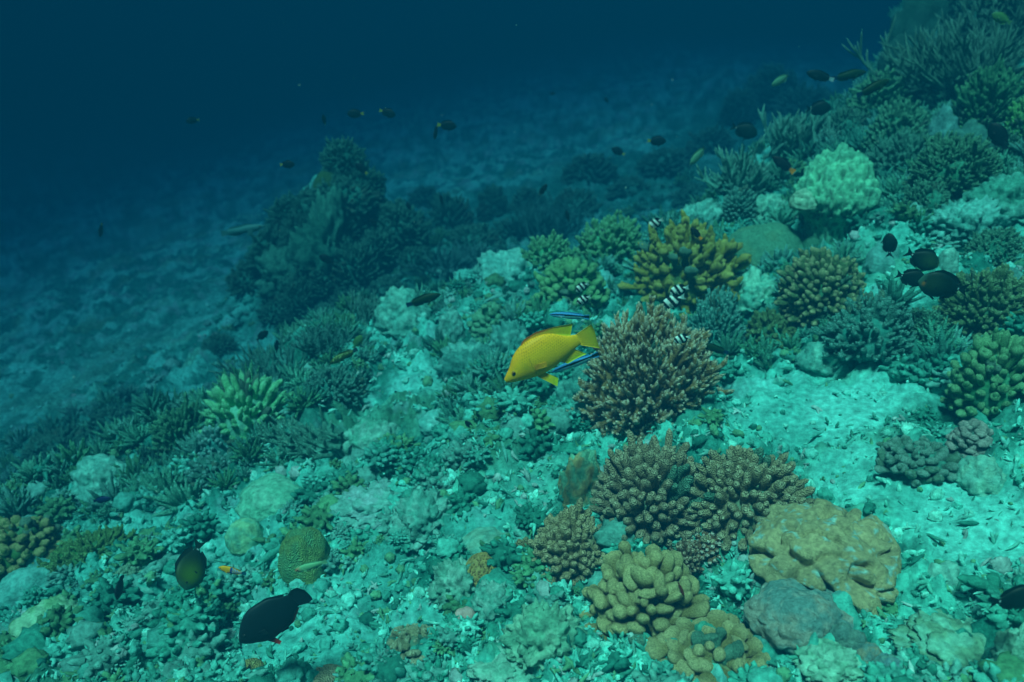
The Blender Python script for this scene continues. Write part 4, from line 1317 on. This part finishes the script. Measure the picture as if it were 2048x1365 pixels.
def std_fins(up, lo, col, tail_col, fork=0.0, h=0.10, th=0.16, tl=0.22):
    zu = lambda x: float(curve(up, np.array([x]))[0]) - 0.012
    zl = lambda x: float(curve(lo, np.array([x]))[0]) + 0.012
    xs = (0.28, 0.45, 0.62, 0.78, 0.9)
    d = [(x, zu(x)) for x in xs]
    a = [(x, zl(x)) for x in xs[2:]]
    return [('dorsal_fin', d, [(0.30, zu(0.28) + h * 0.5), (0.47, zu(0.45) + h), (0.66, zu(0.62) + h), (0.86, zu(0.78) + h * 1.2), (0.98, zu(0.9) + h * 0.5)], flat(col)),
            ('anal_fin', a, [(0.62, zl(0.62) - h * 0.8), (0.84, zl(0.78) - h * 1.2), (0.97, zl(0.9) - h * 0.5)], flat(col)),
            ('tail_fin', [(0.98, up[-1][1]), (0.98, lo[-1][1])], [(1 + tl, th), (1 + tl - fork * 0.6, th * 0.5), (1 + tl - fork, 0.0), (1 + tl - fork * 0.6, -th * 0.5), (1 + tl, -th)], flat(tail_col)),
            ('pelvic_fin', [(0.34, zl(0.34)), (0.42, zl(0.42))], [(0.50, zl(0.42) - h * 1.4), (0.52, zl(0.42) - h * 0.9)], flat(col), 0.03, 0.05)] + \
        pair('pectoral_fin', [(0.30, 0.02), (0.30, -0.05)], [(0.44, -0.01), (0.42, -0.09)], flat(col), 0.085, 0.13)


W_OVAL = [(0, 0.012), (0.12, 0.062), (0.35, 0.092), (0.6, 0.078), (0.85, 0.035), (1.0, 0.014)]
W_SLIM = [(0, 0.010), (0.12, 0.05), (0.35, 0.072), (0.6, 0.066), (0.85, 0.032), (1.0, 0.014)]
NAVY, INK = (0.003, 0.012, 0.020), (0.003, 0.012, 0.016)


def damsel(body, tail, fork=0.06, hu=0.28, hl=0.27, name='damselfish', head=None, belly=None):
    up, lo = oval(hu, hl, 0.07)
    return make_fish(name, 'fish', up, lo, W_OVAL, dark_colour(body, tail, 0.93, head, belly), std_fins(up, lo, body, tail if tail is not None else body, fork, 0.085, 0.13, 0.20),
                     (0.13, 0.05, 0.058, 0.030, (0.05, 0.06, 0.05)), 36, 20)


def wrasse(body, tail, belly=None, hu=0.145, hl=0.135, name='olive_wrasse', spots=False, head=None):
    up, lo = oval(hu, hl, 0.062, 0.45)
    base = dark_colour(body, tail, 0.94, head, belly)

    def colour(x, s, z):
        c = base(x, s, z)
        if spots:
            k = (vnoise3(np.stack([x * 22, s * 3, z * 30], 1), 5) > 0.68)[:, None] & (s > 0.1)[:, None]
            c = np.where(k, np.array([0.22, 0.36, 0.14]), c)
        return c
    return make_fish(name, 'fish', up, lo, W_SLIM, colour, std_fins(up, lo, body, tail if tail is not None else body, 0.0, 0.055, 0.085, 0.16),
                     (0.12, 0.03, 0.048, 0.022, (0.10, 0.08, 0.03)), 36, 20)


def humbug_colour(x, s, z):
    w = np.tile(np.array([0.85, 0.98, 0.95]), (len(x), 1))
    xx = x + 0.10 * s
    b = ((xx > 0.10) & (xx < 0.25)) | ((xx > 0.42) & (xx < 0.60)) | ((xx > 0.74) & (xx < 0.93)) | (x < 0.03)
    return np.where(b[:, None], np.array([0.006, 0.008, 0.010]), w)


def humbug():
    up, lo = oval(0.31, 0.29, 0.075, 0.44)
    zu = lambda x: float(curve(up, np.array([x]))[0]) - 0.012
    zl = lambda x: float(curve(lo, np.array([x]))[0]) + 0.012
    K = (0.006, 0.008, 0.010)
    barred = lambda u, v: np.where(((u > 0.3) & (u < 0.5))[:, None], np.array([0.55, 0.78, 0.72]), np.array(K))
    fins = [('dorsal_fin', [(x, zu(x)) for x in (0.25, 0.5, 0.75, 0.9)], [(0.28, zu(0.25) + 0.08), (0.52, zu(0.5) + 0.10), (0.84, zu(0.75) + 0.14), (0.98, zu(0.9) + 0.04)], barred),
            ('anal_fin', [(x, zl(x)) for x in (0.55, 0.75, 0.9)], [(0.60, zl(0.55) - 0.09), (0.82, zl(0.75) - 0.14), (0.97, zl(0.9) - 0.04)], flat(K)),
            ('tail_fin', [(0.98, 0.075), (0.98, -0.075)], [(1.2, 0.16), (1.13, 0.0), (1.2, -0.16)], flat((0.5, 0.7, 0.66), (0.4, 0.6, 0.56))),
            ('pelvic_fin', [(0.34, zl(0.34)), (0.44, zl(0.44))], [(0.50, zl(0.44) - 0.17), (0.54, zl(0.44) - 0.10)], flat(K), 0.03, 0.05)] + \
        pair('pectoral_fin', [(0.32, 0.02), (0.32, -0.05)], [(0.46, 0.0), (0.44, -0.08)], flat((0.3, 0.42, 0.4)), 0.085, 0.13)
    return make_fish('striped_damselfish', 'fish', up, lo, W_OVAL, humbug_colour, fins, (0.12, 0.06, 0.056, 0.03, (0.03, 0.03, 0.03)), 60, 24)


def cleaner_colour(x, s, z):
    blue, sky_, ink = np.array([0.05, 0.25, 0.58]), np.array([0.22, 0.58, 0.70]), np.array([0.006, 0.010, 0.016])
    c = np.where((s < -0.1)[:, None], sky_ * (1 - sstep(0.35, 0.0, x)[:, None]) + blue * sstep(0.35, 0.0, x)[:, None], blue)
    wdt = 0.15 + 0.25 * x
    c = np.where((np.abs(s - 0.35 + 0.20 * x) < wdt)[:, None], ink, c)
    return np.where((s < -0.93)[:, None], np.array([0.1, 0.3, 0.5]), c)


def cleaner():
    up = [(0, 0.012), (0.08, 0.052), (0.25, 0.085), (0.5, 0.092), (0.8, 0.068), (1.0, 0.05)]
    lo = [(0, -0.012), (0.08, -0.045), (0.25, -0.075), (0.5, -0.082), (0.8, -0.062), (1.0, -0.05)]
    w = [(0, 0.01), (0.15, 0.04), (0.4, 0.05), (0.8, 0.035), (1.0, 0.018)]
    blue = (0.05, 0.26, 0.6)
    stripe = lambda u, v: np.where((np.abs(u - 0.5) < 0.27)[:, None], np.array([0.006, 0.010, 0.016]), np.array(blue))
    fins = [('dorsal_fin', [(0.3, 0.085), (0.6, 0.088), (0.92, 0.055)], [(0.34, 0.11), (0.64, 0.115), (0.96, 0.085)], flat((0.03, 0.12, 0.3), blue)),
            ('anal_fin', [(0.5, -0.08), (0.72, -0.066), (0.92, -0.05)], [(0.54, -0.10), (0.76, -0.095), (0.96, -0.075)], flat((0.2, 0.6, 0.85), blue)),
            ('tail_fin', [(0.98, 0.05), (0.98, -0.05)], [(1.16, 0.078), (1.175, 0.0), (1.16, -0.078)], stripe)] + \
        pair('pectoral_fin', [(0.26, 0.0), (0.26, -0.03)], [(0.37, -0.01), (0.36, -0.05)], flat((0.3, 0.5, 0.6)), 0.045, 0.07)
    return make_fish('cleaner_wrasse', 'fish', up, lo, w, cleaner_colour, fins, (0.085, 0.018, 0.030, 0.014, (0.02, 0.02, 0.03)), 60, 28)


def trigger(name='triggerfish'):
    up = [(0, 0.02), (0.085, 0.126), (0.233, 0.263), (0.41, 0.355), (0.61, 0.350), (0.79, 0.295), (0.92, 0.19), (1.03, 0.14)]
    lo = [(0, -0.03), (0.03, -0.077), (0.165, -0.193), (0.336, -0.312), (0.526, -0.328), (0.758, -0.275), (0.87, -0.19), (1.03, -0.139)]
    w = [(0, 0.02), (0.15, 0.075), (0.4, 0.105), (0.7, 0.075), (0.9, 0.03), (1.03, 0.016)]
    red = np.array([0.22, 0.022, 0.016])

    def colour(x, s, z):
        c = np.tile(np.array([0.010, 0.020, 0.026]), (len(x), 1))
        k = (sstep(-0.45, -0.95, s) * sstep(0.75, 0.4, x))[:, None]
        return c * (1 - k) + red * 0.55 * k
    R_ = flat((0.10, 0.014, 0.012), (0.40, 0.03, 0.02))
    D = (0.010, 0.020, 0.026)
    fins = [('tail_fin', [(1.0, 0.13), (1.0, -0.13)], [(1.10, 0.175), (1.195, 0.145), (1.245, 0.02), (1.243, -0.12), (1.225, -0.21), (1.14, -0.225)], flat(D)),
            ('dorsal_fin', [(0.45, 0.33), (0.7, 0.31), (0.95, 0.16)], [(0.50, 0.375), (0.76, 0.345), (0.99, 0.20)], flat(D)),
            ('anal_fin', [(0.5, -0.315), (0.72, -0.275), (0.95, -0.15)], [(0.53, -0.355), (0.78, -0.325), (1.0, -0.17)], flat(D, (0.08, 0.012, 0.012))),
            ('pelvic_fin', [(0.30, -0.27), (0.40, -0.30)], [(0.385, -0.455), (0.44, -0.43)], R_, -0.03, -0.06),
            ('pelvic_fin', [(0.44, -0.31), (0.55, -0.31)], [(0.60, -0.415), (0.64, -0.395)], R_, 0.03, 0.06)] + \
        pair('pectoral_fin', [(0.34, 0.0), (0.34, -0.08)], [(0.46, 0.01), (0.45, -0.10)], flat(D, (0.03, 0.03, 0.03)), 0.10, 0.15)
    t = make_fish(name, 'fish', up, lo, w, colour, fins, (0.15, 0.09, 0.068, 0.024, (0.03, 0.03, 0.03)), 60, 30)
    return t


def surgeon(body, core, name='surgeonfish', face=None, mark=None, tail=None, hu=0.32):
    up, lo = oval(hu, hu - 0.01, 0.045, 0.44)

    def colour(x, s, z):
        k = np.exp(-(((x - 0.30) / 0.30) ** 2 + (s / 0.75) ** 2))[:, None]
        c = np.asarray(body) * (1 - k) + np.asarray(core) * k
        if face is not None:
            f = sstep(0.2, 0.03, x)[:, None]
            c = c * (1 - f) + np.asarray(face) * f
        if mark is not None:
            f = np.exp(-(((x - 0.12) / 0.035) ** 2 + ((z - 0.0) / 0.045) ** 2))[:, None]
            c = c * (1 - f) + np.asarray(mark) * f
        f = (np.exp(-(((x - 0.955) / 0.025) ** 2 + (z / 0.03) ** 2)) > 0.5)[:, None]
        return np.where(f, np.array([0.45, 0.62, 0.66]), c)
    fins = std_fins(up, lo, body, body if tail is None else tail, 0.10, 0.09, 0.20, 0.22)
    return make_fish(name, 'fish', up, lo, [(0, 0.016), (0.12, 0.078), (0.35, 0.125), (0.6, 0.10), (0.85, 0.04), (1.0, 0.016)], colour, fins, (0.15, 0.085, 0.078, 0.030, (0.03, 0.03, 0.02)), 44, 24)


def copy_tree(o, parent=None):
    c = o.copy()
    COL.objects.link(c)
    c.parent = parent
    for ch in o.children:
        copy_tree(ch, c)
    return c


KINDS = {
    'yellowtail': lambda: damsel(NAVY, (0.30, 0.34, 0.03)),
    'dark': lambda: damsel(INK, None, 0.07),
    'orangetail': lambda: damsel((0.010, 0.014, 0.014), (0.95, 0.30, 0.01), 0.0, 0.2, 0.19),
    'forked': lambda: damsel(INK, (0.05, 0.09, 0.08), 0.14, 0.2, 0.19),
    'pale': lambda: damsel((0.10, 0.26, 0.16), (0.03, 0.09, 0.07), 0.15, 0.19, 0.185, 'chromis', belly=(0.18, 0.36, 0.30)),
    'greenish': lambda: damsel((0.07, 0.20, 0.06), (0.07, 0.2, 0.07), 0.05, 0.25, 0.25, 'green_damselfish'),
    'blue': lambda: damsel((0.008, 0.020, 0.09), (0.006, 0.016, 0.06), 0.05, 0.21, 0.2),
    'olive': lambda: wrasse((0.008, 0.030, 0.008), (0.004, 0.03, 0.08), belly=(0.004, 0.018, 0.014)),
    'mottled': lambda: wrasse((0.04, 0.085, 0.018), (0.02, 0.06, 0.08), belly=(0.06, 0.13, 0.05), spots=True, name='mottled_wrasse'),
    'whitetail': lambda: wrasse((0.003, 0.013, 0.020), (0.30, 0.45, 0.5), hu=0.19, hl=0.18, name='white_tailed_wrasse'),
    'palelong': lambda: wrasse((0.05, 0.20, 0.20), (0.05, 0.2, 0.2), hu=0.10, hl=0.10, name='long_pale_fish', belly=(0.08, 0.26, 0.26)),
    'greenred': lambda: wrasse((0.16, 0.40, 0.22), (0.18, 0.42, 0.25), belly=(0.2, 0.44, 0.3), name='pale_green_wrasse', head=(0.42, 0.2, 0.12)),
    'smallred': lambda: wrasse((0.10, 0.02, 0.014), (0.16, 0.05, 0.03), name='little_red_fish'),
    'bluestripe': lambda: striped_small(),
    'humbug': humbug, 'cleaner': cleaner, 'trigger': trigger,
    'surgeon': lambda: surgeon((0.003, 0.014, 0.014), (0.005, 0.020, 0.018)),
    'surgeon_green': lambda: surgeon((0.012, 0.028, 0.022), (0.10, 0.19, 0.012), face=(0.04, 0.12, 0.08), hu=0.40),
    'surgeon_orange': lambda: surgeon((0.003, 0.014, 0.014), (0.025, 0.05, 0.025), face=(0.05, 0.13, 0.10), mark=(0.6, 0.18, 0.03), hu=0.35),
    'surgeon_dusk': lambda: surgeon((0.003, 0.016, 0.015), (0.03, 0.07, 0.03), face=(0.06, 0.12, 0.05), hu=0.34),
}


def striped_small():
    up, lo = oval(0.17, 0.16, 0.06, 0.35)

    def colour(x, s, z):
        yel = (x < 0.52) & (s > -0.45)
        st = np.sin((x * 1.0 + s * 0.11) * 60)
        c = np.where((st > 0.35)[:, None], np.array([0.80, 0.32, 0.02]), np.where((st < -0.3)[:, None], np.array([0.08, 0.45, 0.75]), np.array([0.01, 0.04, 0.12])))
        c = np.where((x < 0.6)[:, None], np.array([0.01, 0.05, 0.22]), c)
        return np.where(yel[:, None], np.array([0.85, 0.36, 0.01]), c)
    fins = std_fins(up, lo, (0.55, 0.3, 0.02), (0.01, 0.09, 0.16), 0.0, 0.05, 0.085, 0.2)
    return make_fish('yellow_backed_wrasse', 'fish', up, lo, W_SLIM, colour, fins, (0.1, 0.03, 0.045, 0.02, (0.1, 0.08, 0.03)), 70, 28)


BUILT = {}


def swim(kind, label, cat, snout, tail, k=0.85, d=None, yaw=0.0, roll=0.0, group=None, root=None):
    """put a fish of a kind in the water: snout and tail tip on two lines of sight, at a depth d (or a share k of the way to the reef)"""
    mx, my = (snout[0] + tail[0]) / 2, (snout[1] + tail[1]) / 2
    if d is None:
        d = depth_at(mx, my, 12.0) * (k * 0.92 if k >= 0.84 else k)
    span = math.hypot(snout[0] - tail[0], snout[1] - tail[1]) * d / F
    dz = math.tan(math.radians(yaw)) * span
    a = ray(*snout) * (d - dz / 2)
    b = ray(*tail) * (d + dz / 2)
    if root is None:
        if kind not in BUILT:
            BUILT[kind] = KINDS[kind]()
            root = BUILT[kind]
        else:
            root = copy_tree(BUILT[kind])
    ref = tuple(root['tail_ref']) if 'tail_ref' in root else (1.19, 0.0)
    if 'tail_ref' in root:
        del root['tail_ref']
    L = np.linalg.norm(b - a) / math.hypot(*ref)
    T = Vector(nrm(b - a))
    upv = Vector((0, 0, 1))
    Z = (upv - T * upv.dot(T)).normalized()
    Y = Z.cross(T)
    rot = Matrix((T, Y, Z)).transposed()
    rot = rot @ Matrix.Rotation(math.atan2(ref[1], ref[0]), 3, 'Y') @ Matrix.Rotation(math.radians(roll), 3, 'X')
    mid = Vector(a) + rot @ Vector((0.0, 0, 0)) * L
    root.matrix_world = Matrix.Translation(mid) @ rot.to_4x4() @ Matrix.Scale(L, 4)
    return tag(root, label, cat, group)


swim('yellow', 'bright yellow wrasse swimming head down in front of the brown branching coral', 'fish', (1010, 761), (1193, 676), k=0.60, yaw=4, root=yellow_fish)
swim('cleaner', 'slim blue and black striped cleaner fish above the yellow fish tail', 'fish', (1099, 629), (1180, 634), k=0.68, group='cleaner fish by the yellow fish')
swim('cleaner', 'blue striped cleaner fish half hidden behind the yellow fish anal fin', 'fish', (1104, 744), (1199, 707), k=0.645, group='cleaner fish by the yellow fish')
G = 'black and white striped damselfish'
swim('humbug', 'striped damselfish alone above the mustard coral', 'fish', (1296, 455), (1327, 438), d=3.5, group=G)
swim('humbug', 'striped damselfish facing downward over the yellow green knobby coral, upper of two', 'fish', (1151, 582), (1178, 566), k=0.88, yaw=20, group=G)
swim('humbug', 'striped damselfish over the yellow green knobby coral, lower of two', 'fish', (1153, 606), (1182, 592), k=0.86, yaw=10, group=G)
swim('humbug', 'striped damselfish over the mustard coral front, behind another of its kind', 'fish', (1339, 586), (1378, 574), k=0.86, group=G)
swim('humbug', 'larger striped damselfish between mustard coral and brown branching coral', 'fish', (1324, 613), (1370, 592), k=0.82, group=G)
swim('humbug', 'striped damselfish over the upper edge of the brown branching coral', 'fish', (1347, 682), (1382, 673), k=0.78, group=G)
G = 'dark damselfish with yellow tails in open water'
swim('yellowtail', 'dark round damselfish with yellow tail alone in deep blue water', 'fish', (372, 243), (399, 239), d=4.6, yaw=25, group=G)
swim('yellowtail', 'dark damselfish diving steeply at the far dark side of the water', 'fish', (200, 474), (204, 446), d=4.4, yaw=10, group=G)
swim('yellowtail', 'dark damselfish with yellow tail hovering before the distant mound', 'fish', (590, 329), (559, 329), d=4.0, yaw=-5, group=G)
swim('yellowtail', 'tiny dark damselfish swimming nearly upright above the distant mound', 'fish', (645, 229), (651, 250), d=4.6, yaw=30, group=G)
swim('yellowtail', 'dark damselfish with yellow tail behind it, level in the middle of the blue', 'fish', (694, 228), (728, 227), d=4.6, group=G)
swim('yellowtail', 'dark damselfish turned down slightly with faint yellow tail, next of the level pair', 'fish', (791, 231), (758, 220), d=4.4, group=G)
swim('yellowtail', 'dark damselfish with bright yellow tail, upper of two close together', 'fish', (913, 253), (874, 249), d=4.2, group=G)
swim('yellowtail', 'dark damselfish nearly upright just beneath its yellow tailed companion', 'fish', (868, 277), (876, 250), d=4.1, yaw=35, group=G)
swim('yellowtail', 'dark damselfish over the twigged coral of the distant mound', 'fish', (711, 327), (735, 348), d=4.6, yaw=5, group=G)
swim('yellowtail', 'small dark yellow tailed damselfish over the far sandy floor', 'fish', (1223, 297), (1250, 309), d=4.6, group=G)
swim('yellowtail', 'dark damselfish with yellow tail over the pale far floor', 'fish', (1332, 283), (1294, 281), d=4.2, group=G)
swim('dark', 'faint dark fish specks far out over the floor', 'fish', (1100, 188), (1112, 187), d=6.5)
swim('dark', 'very small dim fish far out beside the blue emptiness', 'fish', (1209, 195), (1217, 206), d=6.5)
swim('forked', 'dark fork tailed fish turning above the dim tall coral heads', 'fish', (1094, 368), (1078, 392), d=3.8, yaw=20)
swim('dark', 'dark small fish over the dark corals in the drop', 'fish', (638, 512), (668, 526), d=4.2)
swim('surgeon', 'large dim oval fish over the staghorn edge', 'fish', (1514, 270), (1462, 252), d=4.2)
swim('whitetail', 'black wrasse with whitish tail crossing the reef skyline', 'fish', (1613, 145), (1669, 160), d=3.6)
swim('olive', 'olive wrasse meeting the black one on the skyline', 'fish', (1732, 144), (1662, 158), d=3.6)
swim('olive', 'slim olive wrasse angled over the bright green rim coral', 'fish', (1780, 160), (1712, 192), d=3.3)
swim('pale', 'pale silvery chromis beside the skyline dome', 'fish', (1543, 172), (1580, 148), d=4.2)
swim('pale', 'pale green chromis with long dark tail near the spreading staghorn', 'fish', (1380, 330), (1412, 292), d=3.8)
swim('orangetail', 'black damselfish with orange tail touching the knobbly boulder', 'fish', (1545, 314), (1588, 344), k=0.88)
swim('dark', 'black damselfish head up before the vivid green coral', 'fish', (1981, 246), (2012, 300), k=0.88)
swim('greenish', 'blurred greenish fish over the wide staghorn tangle', 'fish', (1984, 28), (2022, 46), k=0.7)
swim('surgeon', 'dim dark fish in the shadow below the skyline', 'fish', (1662, 216), (1612, 218), d=4.2)
swim('olive', 'olive wrasse over the pale rock hump at the drop', 'fish', (881, 589), (811, 611), d=3.1)
swim('mottled', 'mottled green wrasse gliding above the thin branched thicket', 'fish', (660, 727), (716, 697), k=0.78)
swim('greenish', 'yellowish green fish above the mottled green wrasse', 'fish', (724, 671), (706, 697), k=0.9, yaw=20)
swim('dark', 'dark fish heading down into the dull thicket', 'fish', (536, 662), (513, 681), d=3.4)
swim('dark', 'small black fish hanging upright over the dull thicket', 'fish', (554, 679), (553, 706), d=3.4, yaw=10)
swim('palelong', 'long pale fish lying dim along the floor past the mound', 'fish', (530, 452), (440, 468), d=4.6)
swim('blue', 'dark blue damselfish over the sand dusted rock hump', 'fish', (222, 997), (186, 1002), k=0.9)
swim('dark', 'tiny dark fish over the floor beyond the yellow tan coral', 'fish', (66, 1052), (79, 1051), k=0.9)
swim('dark', 'small dark fish beside the tall dim coral head', 'fish', (880, 388), (886, 414), d=4.6)
swim('dark', 'dim upright fish before the grassy branched coral', 'fish', (1132, 420), (1138, 444), d=4.0)
swim('dark', 'faint dark fish at the mound foot', 'fish', (738, 440), (755, 446), d=4.8)
swim('dark', 'faint slim dark fish beyond the dim bushy coral', 'fish', (812, 404), (823, 422), d=5.0)
swim('trigger', 'big black fish with dark red fins and round tail over pale sand', 'fish', (480, 1284), (605, 1186), k=0.80, yaw=4)
swim('trigger', 'small dark fish with red lower fins beside the pale knobby coral', 'fish', (234, 1200), (244, 1152), k=0.85, yaw=15)
swim('surgeon_green', 'olive centred dark oval fish facing the viewer above rubble', 'fish', (371, 1180), (400, 1080), k=0.80, yaw=28, roll=-28)
swim('bluestripe', 'little yellow backed fish with blue and orange stripes', 'fish', (437, 1135), (492, 1148), k=0.85)
swim('greenred', 'pale green wrasse in front of the egg shaped coral', 'fish', (590, 1142), (655, 1122), k=0.84)
swim('smallred', 'tiny dark red fish over the thick fingered beige coral', 'fish', (1368, 1193), (1356, 1164), k=0.83)
swim('olive', 'dark olive wrasse crossing in front of the blue green twiggy coral', 'fish', (1402, 689), (1458, 706), k=0.82)
swim('orangetail', 'small dusky fish with yellow edge on top of the mustard coral', 'fish', (1381, 455), (1403, 478), d=2.9)
swim('surgeon_orange', 'dark surgeonfish with orange cheek mark over the bright sand hole', 'fish', (1836, 563), (1936, 580), k=0.82, yaw=-10, roll=8)
swim('surgeon_dusk', 'dark surgeonfish behind the orange cheeked one, tail to the pale rock block', 'fish', (1876, 533), (1812, 503), k=0.87)
swim('surgeon', 'black surgeonfish with hidden head beside the orange cheeked one', 'fish', (1852, 563), (1792, 548), k=0.90)
swim('surgeon', 'dark fish hanging head up behind the pale rock block', 'fish', (1778, 466), (1779, 514), k=0.92, yaw=15)
swim('surgeon', 'dark blurred fish half out of frame over the side sand', 'fish', (2078, 1188), (1980, 1205), k=0.82)
swim('dark', 'small dark fish sheltering in a rubble hollow', 'fish', (930, 842), (948, 860), k=0.95)

# ------------------------------------------------------------------ the water as haze
def haze():
    bm = bmesh.new()
    bmesh.ops.create_cube(bm, size=1.0)
    x0, x1, y0, y1, z0, z1 = -90, 90, -20, 120, -14, 1.15
    for v in bm.verts:
        v.co = (x0 + (v.co.x + .5) * (x1 - x0), y0 + (v.co.y + .5) * (y1 - y0), z0 + (v.co.z + .5) * (z1 - z0))
    me = bpy.data.meshes.new('haze')
    bm.to_mesh(me)
    bm.free()
    m = bpy.data.materials.new('haze')
    m.use_nodes = True
    n, l = m.node_tree.nodes, m.node_tree.links
    n.clear()
    out = n.new("ShaderNodeOutputMaterial")
    pv = n.new("ShaderNodeVolumePrincipled")
    s = np.array(HAZE_SCATTER)
    a = np.array(HAZE_ABSORB)
    D = 1.0
    c = s / D
    ac = (1 - np.clip(a / D / (1 - c), 0, 1)) ** 2
    pv.inputs["Color"].default_value = (*c, 1)
    pv.inputs["Absorption Color"].default_value = (*ac, 1)
    pv.inputs["Density"].default_value = D
    pv.inputs["Anisotropy"].default_value = -0.3
    l.new(pv.outputs[0], out.inputs["Volume"])
    me.materials.append(m)
    o = bpy.data.objects.new('haze', me)
    COL.objects.link(o)
    tag(o, 'blue green sea water fading distant reef', kind='stuff')


haze()
